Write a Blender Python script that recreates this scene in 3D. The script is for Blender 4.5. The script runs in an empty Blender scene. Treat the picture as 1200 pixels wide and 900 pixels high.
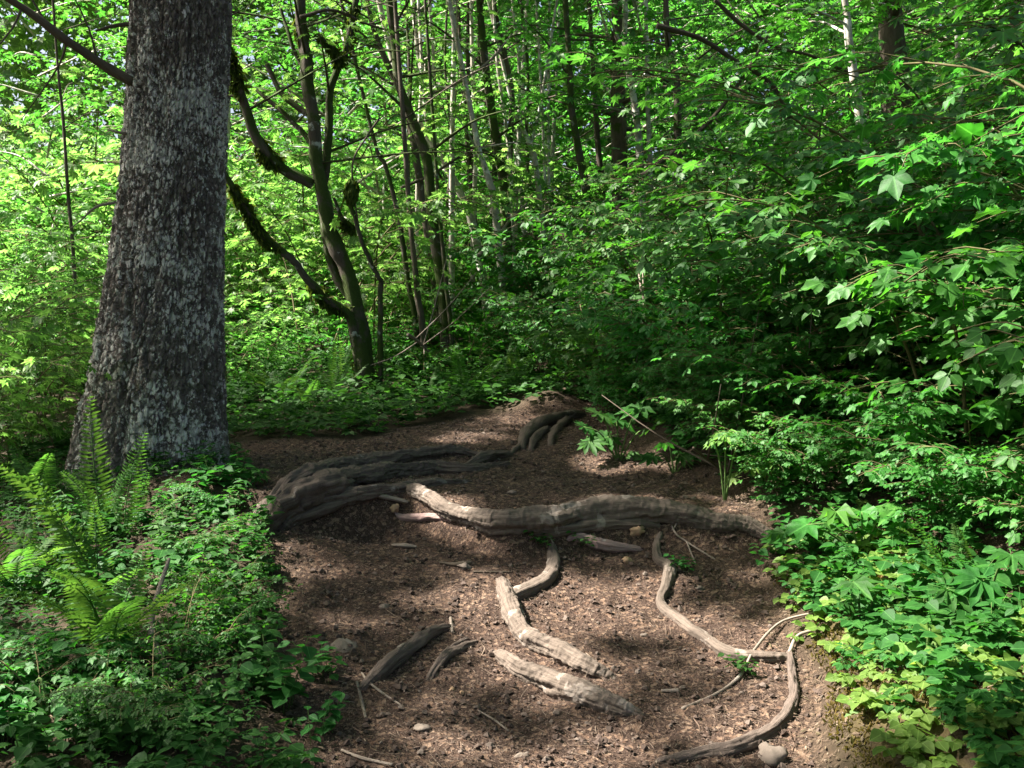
import bpy, math, random, time
import numpy as np
T0 = time.time()
random.seed(11)
rng = np.random.default_rng(11)
scene = bpy.context.scene
col = scene.collection
R = math.radians

# ------------------------------------------------------------------ helpers
def tag(o, label=None, cat=None, group=None, kind=None):
    if label: o['label'] = label
    if cat: o['category'] = cat
    if group: o['group'] = group
    if kind: o['kind'] = kind
    return o

def empty(name, loc, rz=0.0):
    o = bpy.data.objects.new(name, None)
    o.empty_display_size = .1
    o.location = loc
    o.rotation_euler = (0, 0, rz)
    col.objects.link(o)
    return o

def mesh_data(name, V, polys, mat=None, uv=None, smooth=True, attrs=None):
    """V (n,3); polys: list of int arrays (m,k); uv per vertex (n,2)."""
    V = np.asarray(V, dtype=np.float32)
    me = bpy.data.meshes.new(name)
    polys = [np.asarray(p, dtype=np.int32) for p in polys if len(p)]
    loops = np.concatenate([p.ravel() for p in polys])
    tot = np.concatenate([np.full(len(p), p.shape[1], dtype=np.int32) for p in polys])
    start = np.concatenate([[0], np.cumsum(tot)[:-1]]).astype(np.int32)
    me.vertices.add(len(V)); me.vertices.foreach_set('co', V.ravel())
    me.loops.add(len(loops)); me.loops.foreach_set('vertex_index', loops)
    me.polygons.add(len(tot))
    me.polygons.foreach_set('loop_start', start)
    me.polygons.foreach_set('loop_total', tot)
    if uv is not None:
        l = me.uv_layers.new(name='UVMap')
        l.data.foreach_set('uv', np.asarray(uv, dtype=np.float32)[loops].ravel())
    if attrs:
        for k, a in attrs.items():
            at = me.attributes.new(k, 'FLOAT', 'POINT')
            at.data.foreach_set('value', np.asarray(a, dtype=np.float32))
    me.update(calc_edges=True)
    me.polygons.foreach_set('use_smooth', np.full(len(tot), smooth, dtype=bool))
    if mat: me.materials.append(mat)
    return me

def obj(name, me, parent=None, loc=(0, 0, 0)):
    o = bpy.data.objects.new(name, me)
    o.location = loc
    col.objects.link(o)
    if parent is not None: o.parent = parent
    return o

def copy_tree(o, parent=None):
    c = o.copy(); col.objects.link(c); c.parent = parent
    for ch in list(o.children): copy_tree(ch, c)
    return c

def nrm(a):
    a = np.asarray(a, dtype=float)
    return a / np.maximum(np.linalg.norm(a, axis=-1, keepdims=True), 1e-9)

def vnoise(P, seed=0):
    P = np.asarray(P, dtype=float)
    i = np.floor(P).astype(np.int64); f = P - i
    f = f * f * f * (f * (f * 6 - 15) + 10)
    def hsh(a, b, c):
        h = (a * 374761393 + b * 668265263 + c * 1440662683 + seed * 1274126177) & 0xFFFFFFFF
        h = ((h ^ (h >> 13)) * 1274126177) & 0xFFFFFFFF
        h = ((h ^ (h >> 15)) * 2246822519) & 0xFFFFFFFF
        return ((h ^ (h >> 16)) & 0xFFFFFF) / float(0xFFFFFF)
    out = 0
    for dx in (0, 1):
        wx = f[:, 0] if dx else 1 - f[:, 0]
        for dy in (0, 1):
            wy = f[:, 1] if dy else 1 - f[:, 1]
            for dz in (0, 1):
                wz = f[:, 2] if dz else 1 - f[:, 2]
                out = out + wx * wy * wz * hsh(i[:, 0] + dx, i[:, 1] + dy, i[:, 2] + dz)
    return out * 2 - 1

def fbm(P, scale, oct=3, seed=0):
    P = np.asarray(P, dtype=float) * scale
    s = 0; a = 1.0; n = 0
    for k in range(oct):
        s = s + a * vnoise(P + 17.3 * k, seed + k); n += a
        a *= .5; P = P * 2.03
    return s / n

def smooth(a, b, x):
    t = np.clip((x - a) / (b - a), 0, 1)
    return t * t * (3 - 2 * t)

def catmull(pts, n):
    pts = np.asarray(pts, dtype=float)
    if len(pts) == 2:
        t = np.linspace(0, 1, n)[:, None]
        return pts[0] * (1 - t) + pts[1] * t
    P = np.vstack([2 * pts[0] - pts[1], pts, 2 * pts[-1] - pts[-2]])
    seg = len(pts) - 1
    u = np.linspace(0, seg, n); k = np.minimum(u.astype(int), seg - 1); t = (u - k)[:, None]
    a, b, c, d = P[k], P[k + 1], P[k + 2], P[k + 3]
    return .5 * (2 * b + (c - a) * t + (2 * a - 5 * b + 4 * c - d) * t ** 2 + (3 * b - a - 3 * c + d) * t ** 3)

def tube(path, rad, seg=8, wob=0.0, wscale=20., seed=0, cap=True, fine=0.):
    path = np.asarray(path, float); n = len(path); rad = np.broadcast_to(np.asarray(rad, float), (n,))
    T = nrm(np.gradient(path, axis=0))
    ref = np.array([0, 0, 1.]) if abs(T[:, 2]).mean() < .8 else np.array([0, 1., 0])
    X = nrm(np.cross(T, ref)); Y = np.cross(X, T)
    a = np.linspace(0, 2 * math.pi, seg + 1)
    ca, sa = np.cos(a), np.sin(a)
    off = X[:, None] * ca[None, :, None] + Y[:, None] * sa[None, :, None]
    L = np.concatenate([[0], np.cumsum(np.linalg.norm(np.diff(path, axis=0), axis=1))])
    rr = rad[:, None] * np.ones(seg + 1)[None]
    fine_ = fine
    if wob:
        q = path[:, None] + off * rad[:, None, None]
        # streaks run along the length
        al = np.stack(np.broadcast_arrays(ca[None] * 1.0, sa[None] * 1.0, (L * wscale * .12)[:, None]), -1).reshape(-1, 3)
        nz = fbm(al * 2.2, 1.0, 3, seed).reshape(n, seg + 1)
        nz2 = fbm(q.reshape(-1, 3), wscale * .5, 3, seed + 9).reshape(n, seg + 1)
        nz[:, -1] = nz[:, 0]; nz2[:, -1] = nz2[:, 0]
        rr = rr * (1 + wob * nz + wob * .8 * nz2)
        if fine:
            al = np.stack(np.broadcast_arrays(ca[None] * 3.2, sa[None] * 3.2, (L * 14)[:, None]), -1).reshape(-1, 3)
            n3 = 1 - 2 * np.abs(fbm(al, 1.0, 3, seed + 31).reshape(n, seg + 1)); n4 = fbm(q.reshape(-1, 3), 70, 2, seed + 5).reshape(n, seg + 1)
            n3[:, -1] = n3[:, 0]; n4[:, -1] = n4[:, 0]
            rr = rr + fine * (n3 * .8 + n4 * .6)
    V = (path[:, None] + off * rr[..., None]).reshape(-1, 3)
    uv = np.stack(np.broadcast_arrays(a[None] * rad.mean(), L[:, None]), -1).reshape(-1, 2)
    s1 = seg + 1
    i, j = np.meshgrid(np.arange(n - 1), np.arange(seg), indexing='ij')
    q = np.stack([i * s1 + j, i * s1 + j + 1, (i + 1) * s1 + j + 1, (i + 1) * s1 + j], -1).reshape(-1, 4)
    polys = [q]
    if cap:
        V = np.vstack([V, path[:1] - T[:1] * rad[0] * .3, path[-1:] + T[-1:] * rad[-1] * .3])
        uv = np.vstack([uv, [[0, 0]], [[0, L[-1]]]])
        b = n * s1
        jj = np.arange(seg)
        polys.append(np.stack([jj + 1, jj, np.full(seg, b)], -1))
        polys.append(np.stack([(n - 1) * s1 + jj, (n - 1) * s1 + jj + 1, np.full(seg, b + 1)], -1))
    return V, polys, uv

class MB:
    """collects pieces of ONE part"""
    def __init__(self): self.V = []; self.P = {}; self.U = []; self.n = 0
    def add(self, V, polys, uv=None):
        V = np.asarray(V, float)
        for p in polys:
            p = np.asarray(p)
            if len(p): self.P.setdefault(p.shape[1], []).append(p + self.n)
        self.V.append(V); self.n += len(V)
        self.U.append(np.zeros((len(V), 2)) if uv is None else uv)
    def tube(self, *a, **k): self.add(*tube(*a, **k))
    def merge(self, o):
        if not o.n: return
        V = np.vstack(o.V); self.add(V, [np.concatenate(p) for p in o.P.values()], np.vstack(o.U))
    def build(self, name, mat, parent=None, smooth=True, loc=(0, 0, 0)):
        me = self.data(name, mat, smooth)
        return obj(name, me, parent, loc)
    def data(self, name, mat, smooth=True):
        return mesh_data(name, np.vstack(self.V), [np.concatenate(v) for v in self.P.values()], mat, np.vstack(self.U), smooth)

# ------------------------------------------------------------------ leaf shapes (unit length along +Y, face up +Z)
def leaf_ovate(wid=.34, fold=.10, droop=.16, pet=.12, pts=((.0, .0), (.16, .62), (.38, 1.), (.62, .86), (.84, .42), (1., 0))):
    V = []; quads = []; tris = []; UV = []
    ys = [p[0] for p in pts]; ws = [p[1] * wid for p in pts]
    def zz(x, y): return fold * abs(x) * 1.2 - droop * y * y + .02 * math.sin(9 * y)
    mid = []; lf = []; rt = []
    for y, w in zip(ys, ws):
        yy = pet + y * (1 - pet)
        mid.append(len(V)); V.append((0, yy, zz(0, yy))); UV.append((.5, y))
        if w > 0:
            lf.append(len(V)); V.append((-w, yy + .05 * w, zz(w, yy))); UV.append((.5 - w, y))
            rt.append(len(V)); V.append((w, yy + .05 * w, zz(w, yy))); UV.append((.5 + w, y))
    tris += [(mid[0], rt[0], mid[1]), (mid[0], mid[1], lf[0])]
    for k in range(len(lf) - 1):
        quads += [(mid[k + 1], rt[k], rt[k + 1], mid[k + 2]), (mid[k + 1], mid[k + 2], lf[k + 1], lf[k])]
    tris += [(mid[-2], rt[-1], mid[-1]), (mid[-2], mid[-1], lf[-1])]
    if pet > 0:
        b = len(V); w = .012
        V += [(-w, 0, 0), (w, 0, 0)]; UV += [(.5, 0), (.5, 0)]
        tris += [(b, b + 1, mid[0])]
    return np.array(V), [np.array(quads), np.array(tris)], np.array(UV)

def leaf_palm(lobes=7, spread=250, sinus=.52, fold=.06, droop=.14, pet=.35, seed=0, teeth=True, tipw=.16):
    """palmate lobed leaf; pleated along its lobes"""
    r = random.Random(seed)
    body = 1 - pet
    c = (0, pet)
    pts = []
    half = spread / 2
    for i in range(lobes):
        a = -half + spread * i / (lobes - 1)
        k = abs(a) / half
        L = (1.0 - .42 * k ** 1.6) * r.uniform(.94, 1.05)
        step = spread / (lobes - 1)
        if i == 0: pts.append((a - step * .42, .20, 0))
        if teeth:
            pts.append((a - step * tipw * 1.5, L * .72, .02)); pts.append((a, L, -.02)); pts.append((a + step * tipw * 1.5, L * .72, .02))
        else: pts.append((a, L, 0))
        if i < lobes - 1:
            kk = abs(a + step / 2) / half
            pts.append((a + step / 2, sinus * (1.0 - .35 * kk), .5))
        else: pts.append((a + step * .42, .20, 0))
    V = [(0, pet, 0)]; UV = [(.5, .2)]
    for a, L, s in pts:
        x = math.sin(R(a)) * L * body * .78; y = pet + math.cos(R(a)) * L * body * .92
        rr = math.hypot(x, y - pet)
        z = (fold if s > .1 else 0) - droop * rr * rr * 1.4 + s * .02
        V.append((x, y, z)); UV.append((.5 + x, y))
    n = len(pts)
    tris = [(0, k + 1, k) for k in range(1, n)]
    b = len(V); w = .012
    V += [(-w, 0, -.02), (w, 0, -.02)]; UV += [(.5, 0)] * 2
    tris.append((b, b + 1, 0))
    return np.array(V), [np.array(tris)], np.array(UV)

def merge(parts):
    m = MB()
    for V, P, U in parts: m.add(V, P, U)
    return np.vstack(m.V), [np.concatenate(v) for v in m.P.values()], np.vstack(m.U)

def xf(base, s=1, rz=0, t=(0, 0, 0), rx=0):
    V, P, U = base; V = V * s
    c, sn = math.cos(rx), math.sin(rx)
    V = np.stack([V[:, 0], V[:, 1] * c - V[:, 2] * sn, V[:, 1] * sn + V[:, 2] * c], -1)
    c, sn = math.cos(rz), math.sin(rz)
    V = np.stack([V[:, 0] * c - V[:, 1] * sn, V[:, 0] * sn + V[:, 1] * c, V[:, 2]], -1) + np.array(t)
    return V, P, U

OV = [leaf_ovate(.30, .22, .12), leaf_ovate(.34, .10, .26), leaf_ovate(.27, .35, .18)]
OVW = [leaf_ovate(.40, .16, .16), leaf_ovate(.42, .3, .25)]
LANC = [leaf_ovate(.17, .3, .35, .05), leaf_ovate(.19, .5, .2, .05)]
def trifol(k):
    a = OV[k % 3]; b = OV[(k + 1) % 3]
    st = (np.array([(-.008, 0, 0), (.008, 0, 0), (.008, .38, 0), (-.008, .38, 0)]), [np.array([(0, 1, 2, 3)])], np.full((4, 2), .5))
    return merge([st, xf(a, .64, 0, (0, .36, 0)), xf(b, .52, R(68), (0, .34, 0), R(-8)), xf(a, .52, R(-65), (0, .33, .0), R(-10))])
TRI = [trifol(0), trifol(1), trifol(2)]
MAP = [leaf_palm(7, 240, .56, .07, .15, .28, 1), leaf_palm(7, 250, .60, .03, .30, .28, 2), leaf_palm(7, 230, .52, .12, .05, .28, 3)]
THIM = [leaf_palm(5, 230, .70, .08, .22, .25, 4, True, .22), leaf_palm(5, 240, .72, .03, .35, .25, 5, True, .22)]
BIGP = [leaf_palm(9, 270, .52, .06, .2, .3, 6, True, .2)]
MAPLO = [leaf_palm(5, 220, .5, .06, .2, .2, 8, False), leaf_palm(5, 230, .5, .02, .3, .2, 9, False)]

class Leaves:
    def __init__(self): self.p = []; self.t = []; self.n = []; self.s = []
    def add(self, p, t, n, s):
        self.p.append(np.atleast_2d(p)); self.t.append(np.atleast_2d(t)); self.n.append(np.atleast_2d(n)); self.s.append(np.atleast_1d(s))
    def arrays(self):
        return np.vstack(self.p), np.vstack(self.t), np.vstack(self.n), np.concatenate(self.s)
    def mesh(self, name, bases, mat, keep=None, seed=0):
        P, T, N, S = self.arrays()
        if keep is not None:
            k = keep(P); P, T, N, S = P[k], T[k], N[k], S[k]
        return leaf_mesh(name, bases, P, T, N, S, mat, seed)

def leaf_mesh(name, bases, P, T, N, S, mat, seed=0):
    r = np.random.default_rng(seed + 5)
    Y = nrm(T); Z = nrm(N - (N * Y).sum(-1, keepdims=True) * Y + 1e-6); X = np.cross(Y, Z)
    which = r.integers(0, len(bases), len(P))
    m = MB()
    for b, (bv, bp, bu) in enumerate(bases):
        k = np.where(which == b)[0]
        if not len(k): continue
        bv2 = bv[None] * (S[k][:, None, None])
        W = P[k][:, None] + bv2[..., 0:1] * X[k][:, None] + bv2[..., 1:2] * Y[k][:, None] + bv2[..., 2:3] * Z[k][:, None]
        off = (np.arange(len(k)) * len(bv))[:, None, None]
        m.add(W.reshape(-1, 3), [(p[None] + off).reshape(-1, p.shape[1]) for p in bp if len(p)], np.tile(bu, (len(k), 1)))
    return m.data(name, mat)

# ------------------------------------------------------------------ camera model
CAM = np.array([0, 0, 1.5]); F = 1167.; PITCH = R(-3.44)
SUN = nrm(np.array([-.62, .085, .78]))
cp, sp = math.cos(PITCH), math.sin(PITCH)
def ray(px, py):
    x = (px - 600) / F; z = (450 - py) / F
    return np.array([x, cp - z * sp, sp + z * cp])
def at(px, py, d):
    """point seen at pixel (1200x900 photo) whose distance along y is d"""
    r = ray(px, py); return CAM + r * (d / r[1])
def proj(p):
    v = np.asarray(p, float) - CAM
    y = v[..., 1] * cp + v[..., 2] * sp; z = -v[..., 1] * sp + v[..., 2] * cp
    return 600 + F * v[..., 0] / y, 450 - F * z / y, y

# ------------------------------------------------------------------ terrain
HY = [-40, -20, 0, 2, 2.5, 3.1, 3.7, 4.05, 4.7, 5.5, 6.5, 7.2, 9, 12, 20, 40, 90]
HZ = [-3., -1.6, .05, .30, .36, .42, .505, .585, .66, .69, .73, .76, .95, 1.35, 2.4, 5.5, 12]
RX_Y = [0, 2.5, 3.1, 4.2, 5.2, 6.0, 6.6, 7.2, 8, 90]
RX_X = [.80, .80, .88, 1.02, .86, .62, .55, .5, .2, .2]
LX_Y = [0, 2.5, 3.1, 3.7, 4.2, 4.8, 5.3, 6.0, 6.8, 7.4, 90]
LX_X = [-.54, -.54, -.64, -.82, -1.0, -1.25, -1.5, -1.7, -1.8, -1.6, -1.6]
SX = [-1.6, -1.1, -.8, -.5, -.38, -.2, 0, .3, .6, 1.0, 1.3]
SY = [4.5, 4.36, 4.40, 4.55, 4.45, 4.22, 4.12, 4.18, 4.2, 4.16, 4.1]
def edges(x, y):
    q = np.stack([np.zeros_like(x), y, np.zeros_like(x)], -1)
    n = fbm(q, 1.3, 3, 3) * .16
    return np.interp(y, LX_Y, LX_X) + n, np.interp(y, RX_Y, RX_X) - n * .8
def trailmask(x, y):
    xl, xr = edges(x, y)
    m = smooth(-.10, .10, x - xl) * smooth(-.08, .10, xr - x)
    q = np.stack([x, y, 0 * x], -1)
    end = 7.0 - 1.05 * smooth(-.1, -1.1, x) + .4 * fbm(q, 1.2, 3, 5)
    return m * (1 - smooth(-.15, .2, y - end))
def ground(x, y):
    x = np.asarray(x, float); y = np.asarray(y, float)
    sh = x.shape; x = x.ravel(); y = y.ravel()
    q = np.stack([x, y, 0 * x], -1)
    z = np.interp(y, HY, HZ)
    z = .5 * z + .25 * np.interp(y - .15, HY, HZ) + .25 * np.interp(y + .15, HY, HZ)
    ys = np.interp(x, SX, SY)
    z = z + .11 * smooth(-.11, .03, y - ys) * smooth(-2.2, -1.2, x) * (1 - smooth(1.2, 1.9, x)) 
    z = z - .10 * np.exp(-((x + .68) / .22) ** 2 - ((y - 4.33) / .10) ** 2)
    xl, xr = edges(x, y)
    dr = np.maximum(0, x - xr + .02)
    z = z + np.where(dr < 2, .42 * dr, .84 + .28 * (dr - 2)) * (1 - .5 * smooth(9, 14, y))
    dl = np.maximum(0, xl - x - .5)
    z = z - np.minimum(.10 * dl, .4) - .10 * np.maximum(0, dl - 2.5) * (1 - smooth(20, 45, y)) 
    dl2 = np.maximum(0, xl - x)
    z = z + .05 * smooth(0, .25, dl2)           # shoulder of the bank beside the worn tread
    # eroded bank with a root hollow at the far right of the trail
    z = z + .13 * np.exp(-(((x - .28) / .28) ** 2 + ((y - 7.15) / .4) ** 2))
    z = z - .05 * np.exp(-((x - .15) / .9) ** 2) * smooth(2, 2.5, y) * (1 - smooth(5, 6, y))
    tm = trailmask(x, y)
    off = 1 - tm
    z = z + .028 * fbm(q, 2.0, 3, 21) + .013 * fbm(q, 9., 3, 22) * (.6 + tm * .6) + off * .05 * fbm(q, 1.1, 3, 23) 
    z = z + .0055 * fbm(q, 30., 2, 24) * (.5 + .5 * tm)
    return z.reshape(sh)
_ts = np.concatenate([np.arange(1.6, 9, .012), np.arange(9, 60, .1)])
def hit(px, py):
    r = ray(px, py); P = CAM + r / r[1] * _ts[:, None]
    below = P[:, 2] < ground(P[:, 0], P[:, 1])
    k = int(np.argmax(below)) if below.any() else len(_ts) - 1
    p = P[k].copy(); p[2] = float(ground(p[0:1], p[1:2])[0]); return p
def gz(x, y): return float(ground(np.array([x]), np.array([y]))[0])

# ------------------------------------------------------------------ materials
def newmat(name):
    m = bpy.data.materials.new(name); m.use_nodes = True
    nt = m.node_tree; nt.nodes.clear()
    return m, nt, nt.nodes, nt.links
def N(nt, t, **kw):
    n = nt.nodes.new(t)
    for k, v in kw.items():
        if hasattr(n, k) and not k.startswith('i_'): setattr(n, k, v)
    return n
def ramp(nt, stops, interp='LINEAR'):
    n = nt.nodes.new('ShaderNodeValToRGB'); cr = n.color_ramp; cr.interpolation = interp
    cr.elements[0].position, cr.elements[0].color = stops[0][0], (*stops[0][1], 1)
    cr.elements[1].position, cr.elements[1].color = stops[-1][0], (*stops[-1][1], 1)
    for p, c in stops[1:-1]:
        e = cr.elements.new(p); e.color = (*c, 1)
    return n
def framp(nt, a, b):
    n = nt.nodes.new('ShaderNodeMapRange'); n.inputs[1].default_value = a; n.inputs[2].default_value = b
    n.interpolation_type = 'SMOOTHSTEP'; return n
def noise(nt, scale, detail=4, rough=.55, vec=None, dist=0):
    n = nt.nodes.new('ShaderNodeTexNoise'); n.inputs['Scale'].default_value = scale
    n.inputs['Detail'].default_value = detail; n.inputs['Roughness'].default_value = rough; n.inputs['Distortion'].default_value = dist
    if vec is not None: nt.links.new(vec, n.inputs['Vector'])
    return n
def mixc(nt, fac, a, b, mode='MIX'):
    n = nt.nodes.new('ShaderNodeMix'); n.data_type = 'RGBA'; n.blend_type = mode
    for s, v in ((0, fac), (6, a), (7, b)):
        if isinstance(v, (int, float)): n.inputs[s].default_value = v
        elif isinstance(v, tuple): n.inputs[s].default_value = (*v, 1)
        else: nt.links.new(v, n.inputs[s])
    return n.outputs[2]
def math_(nt, op, a, b=None):
    n = nt.nodes.new('ShaderNodeMath'); n.operation = op
    for s, v in ((0, a), (1, b)):
        if v is None: continue
        if isinstance(v, (int, float)): n.inputs[s].default_value = v
        else: nt.links.new(v, n.inputs[s])
    return n.outputs[0]

def leaf_mat(name, cols, trans, tw=.45, rough=.42, spec=.4, hv=.12):
    m, nt, ns, L = newmat(name)
    g = N(nt, 'ShaderNodeNewGeometry'); oi = N(nt, 'ShaderNodeObjectInfo'); tc = N(nt, 'ShaderNodeTexCoord')
    cr = ramp(nt, [(i / (len(cols) - 1), c) for i, c in enumerate(cols)])
    L.new(g.outputs['Random Per Island'], cr.inputs[0])
    nz = noise(nt, 26, 3, .6, tc.outputs['Object'])
    f = framp(nt, .3, .75); L.new(nz.outputs[0], f.inputs[0])
    c1 = mixc(nt, f.outputs[0], cr.outputs[0], tuple(.72 * x for x in cols[0]))
    # paler midrib from the leaf's own UV
    uv = N(nt, 'ShaderNodeUVMap'); sx = N(nt, 'ShaderNodeSeparateXYZ'); L.new(uv.outputs[0], sx.inputs[0])
    d = math_(nt, 'ABSOLUTE', math_(nt, 'SUBTRACT', sx.outputs[0], .5))
    rib = framp(nt, .035, .0); L.new(d, rib.inputs[0])
    c1 = mixc(nt, math_(nt, 'MULTIPLY', rib.outputs[0], .35), c1, tuple(min(1, 2.0 * x + .03) for x in cols[-1]))
    hsv = N(nt, 'ShaderNodeHueSaturation'); L.new(c1, hsv.inputs['Color'])
    v = math_(nt, 'ADD', math_(nt, 'MULTIPLY', oi.outputs['Random'], 2 * hv), 1 - hv); L.new(v, hsv.inputs['Value'])
    h = math_(nt, 'ADD', math_(nt, 'MULTIPLY', oi.outputs['Random'], .03), .485); L.new(h, hsv.inputs['Hue'])
    b = N(nt, 'ShaderNodeBsdfPrincipled'); L.new(hsv.outputs[0], b.inputs['Base Color'])
    b.inputs['Roughness'].default_value = rough; b.inputs['Specular IOR Level'].default_value = spec
    bump = N(nt, 'ShaderNodeBump'); bump.inputs['Strength'].default_value = .25; bump.inputs['Distance'].default_value = .004
    nb = noise(nt, 90, 2, .5, tc.outputs['Object']); L.new(nb.outputs[0], bump.inputs['Height']); L.new(bump.outputs[0], b.inputs['Normal'])
    t = N(nt, 'ShaderNodeBsdfTranslucent')
    tcol = mixc(nt, 1.0, hsv.outputs[0], tuple(trans), 'MULTIPLY'); L.new(tcol, t.inputs['Color'])
    mx = N(nt, 'ShaderNodeMixShader'); mx.inputs[0].default_value = tw
    L.new(b.outputs[0], mx.inputs[1]); L.new(t.outputs[0], mx.inputs[2])
    o = N(nt, 'ShaderNodeOutputMaterial'); L.new(mx.outputs[0], o.inputs[0])
    return m

M = {}
M['leaf_shrub'] = leaf_mat('shrub_leaf', [(.024, .112, .014), (.035, .145, .018), (.052, .180, .024)], (2.2, 2.4, 1.2), .38, .55, .30)
M['leaf_thim'] = leaf_mat('broad_shrub_leaf', [(.028, .116, .014), (.041, .150, .019), (.062, .186, .026)], (2.2, 2.4, 1.2), .40, .55, .30)
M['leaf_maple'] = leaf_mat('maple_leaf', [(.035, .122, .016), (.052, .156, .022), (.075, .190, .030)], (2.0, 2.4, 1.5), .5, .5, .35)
M['leaf_light'] = leaf_mat('sunpainted_maple_leaf', [(.080, .200, .034), (.115, .245, .046), (.170, .30, .075)], (1.9, 2.0, 1.6), .58, .5, .4)  # maple leaf colour lightened so strong sunlight is painted into it
M['leaf_bright'] = leaf_mat('young_leaf', [(.10, .20, .035), (.13, .24, .045), (.17, .28, .06)], (2.0, 2.0, 1.2), .48, .55, .3)
M['leaf_herb'] = leaf_mat('herb_leaf', [(.018, .078, .012), (.028, .104, .016), (.048, .140, .024)], (2.2, 2.4, 1.4), .38, .6, .2)
M['leaf_fern'] = leaf_mat('fern_leaf', [(.045, .120, .022), (.065, .150, .028), (.085, .180, .036)], (2.2, 2.2, 1.2), .42, .55, .3)
M['leaf_conifer'] = leaf_mat('conifer_needles', [(.015, .045, .014), (.022, .060, .018), (.03, .07, .02)], (1.6, 1.6, 1.1), .2, .5, .3)
M['leaf_moss'] = leaf_mat('moss_tuft', [(.036, .060, .010), (.060, .090, .014), (.10, .125, .02)], (2., 2., 1.), .3, .9, .1)

M['moss_gold'] = leaf_mat('golden_moss', [(.07, .075, .014), (.11, .095, .02), (.14, .10, .03)], (1.6, 1.5, 1.), .3, .9, .1)

def bark_mat(name, c1, c2, lich, moss=0., lichen=.5, us=60, vs=8, bump=.02, mossc=(.035, .052, .010), mossup=False, fine=220):
    """bark with streaks along its length, pale lichen and moss patches"""
    m, nt, ns, L = newmat(name)
    uv = N(nt, 'ShaderNodeUVMap'); mp = N(nt, 'ShaderNodeMapping'); mp.inputs['Scale'].default_value = (us, vs, 1)
    L.new(uv.outputs[0], mp.inputs[0])
    geo = N(nt, 'ShaderNodeNewGeometry'); pos = geo.outputs['Position']
    n1 = noise(nt, 1, 5, .6, mp.outputs[0], .3)
    n2 = noise(nt, fine, 4, .6, pos)
    cr = ramp(nt, [(.3, c1), (.7, c2)]); L.new(n1.outputs[0], cr.inputs[0])
    c = mixc(nt, math_(nt, 'MULTIPLY', n2.outputs[0], .5), cr.outputs[0], tuple(x * 1.5 for x in c2))
    n3 = noise(nt, 9, 5, .62, pos, .4); f3 = framp(nt, 1 - lichen, 1 - lichen + .06); L.new(n3.outputs[0], f3.inputs[0])
    c = mixc(nt, f3.outputs[0], c, lich)
    if moss > 0:
        n4 = noise(nt, 5, 5, .6, pos)
        fac = n4.outputs[0]
        if mossup:
            sx = N(nt, 'ShaderNodeSeparateXYZ'); L.new(geo.outputs['Normal'], sx.inputs[0])
            fac = math_(nt, 'ADD', fac, math_(nt, 'MULTIPLY', sx.outputs[2], .2))
        f4 = framp(nt, 1 - moss, 1 - moss + .12); L.new(fac, f4.inputs[0])
        n5 = noise(nt, 70, 3, .6, pos)
        mc = mixc(nt, n5.outputs[0], tuple(.5 * x for x in mossc), tuple(1.7 * x for x in mossc))
        c = mixc(nt, f4.outputs[0], c, mc)
    b = N(nt, 'ShaderNodeBsdfPrincipled'); L.new(c, b.inputs['Base Color']); b.inputs['Roughness'].default_value = .88
    b.inputs['Specular IOR Level'].default_value = .2
    bp = N(nt, 'ShaderNodeBump'); bp.inputs['Distance'].default_value = bump; bp.inputs['Strength'].default_value = .9
    hh = math_(nt, 'ADD', math_(nt, 'MULTIPLY', n1.outputs[0], .7), math_(nt, 'MULTIPLY', n2.outputs[0], .3))
    L.new(hh, bp.inputs['Height']); L.new(bp.outputs[0], b.inputs['Normal'])
    o = N(nt, 'ShaderNodeOutputMaterial'); L.new(b.outputs[0], o.inputs[0])
    return m
M['root'] = bark_mat('root_wood', (.042, .031, .024), (.130, .102, .081), (.23, .19, .158), 0, .42, 260, 9, .006)
M['rootdark'] = bark_mat('dark_root_bark', (.022, .016, .012), (.115, .088, .072), (.20, .17, .145), 0, .36, 200, 12, .008)
M['rootred'] = bark_mat('reddish_root_wood', (.10, .06, .055), (.27, .19, .17), (.36, .30, .27), 0, .38, 200, 10, .006)
M['twig'] = bark_mat('twig_wood', (.09, .07, .055), (.22, .18, .145), (.3, .26, .22), 0, .4, 200, 20, .002)
M['twigdark'] = bark_mat('dark_twig_wood', (.03, .024, .018), (.09, .07, .05), (.15, .14, .12), .3, .25, 200, 20, .003)
M['mossbark'] = bark_mat('mossy_bark', (.028, .022, .016), (.085, .07, .052), (.36, .36, .32), .58, .40, 50, 10, .012, mossup=True)
M['palebark'] = bark_mat('pale_alder_bark', (.14, .12, .095), (.38, .345, .29), (.58, .56, .50), .40, .48, 24, 10, .006)
M['darkbark'] = bark_mat('dark_bark', (.035, .026, .019), (.10, .08, .06), (.26, .25, .21), .45, .36, 40, 9, .012)
M['stem'] = bark_mat('green_brown_stem', (.05, .045, .02), (.13, .11, .05), (.2, .18, .12), .3, .3, 200, 20, .002)
M['herbstem'] = bark_mat('green_stem', (.04, .08, .02), (.08, .13, .035), (.12, .15, .05), 0, .2, 200, 20, .001)

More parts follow.
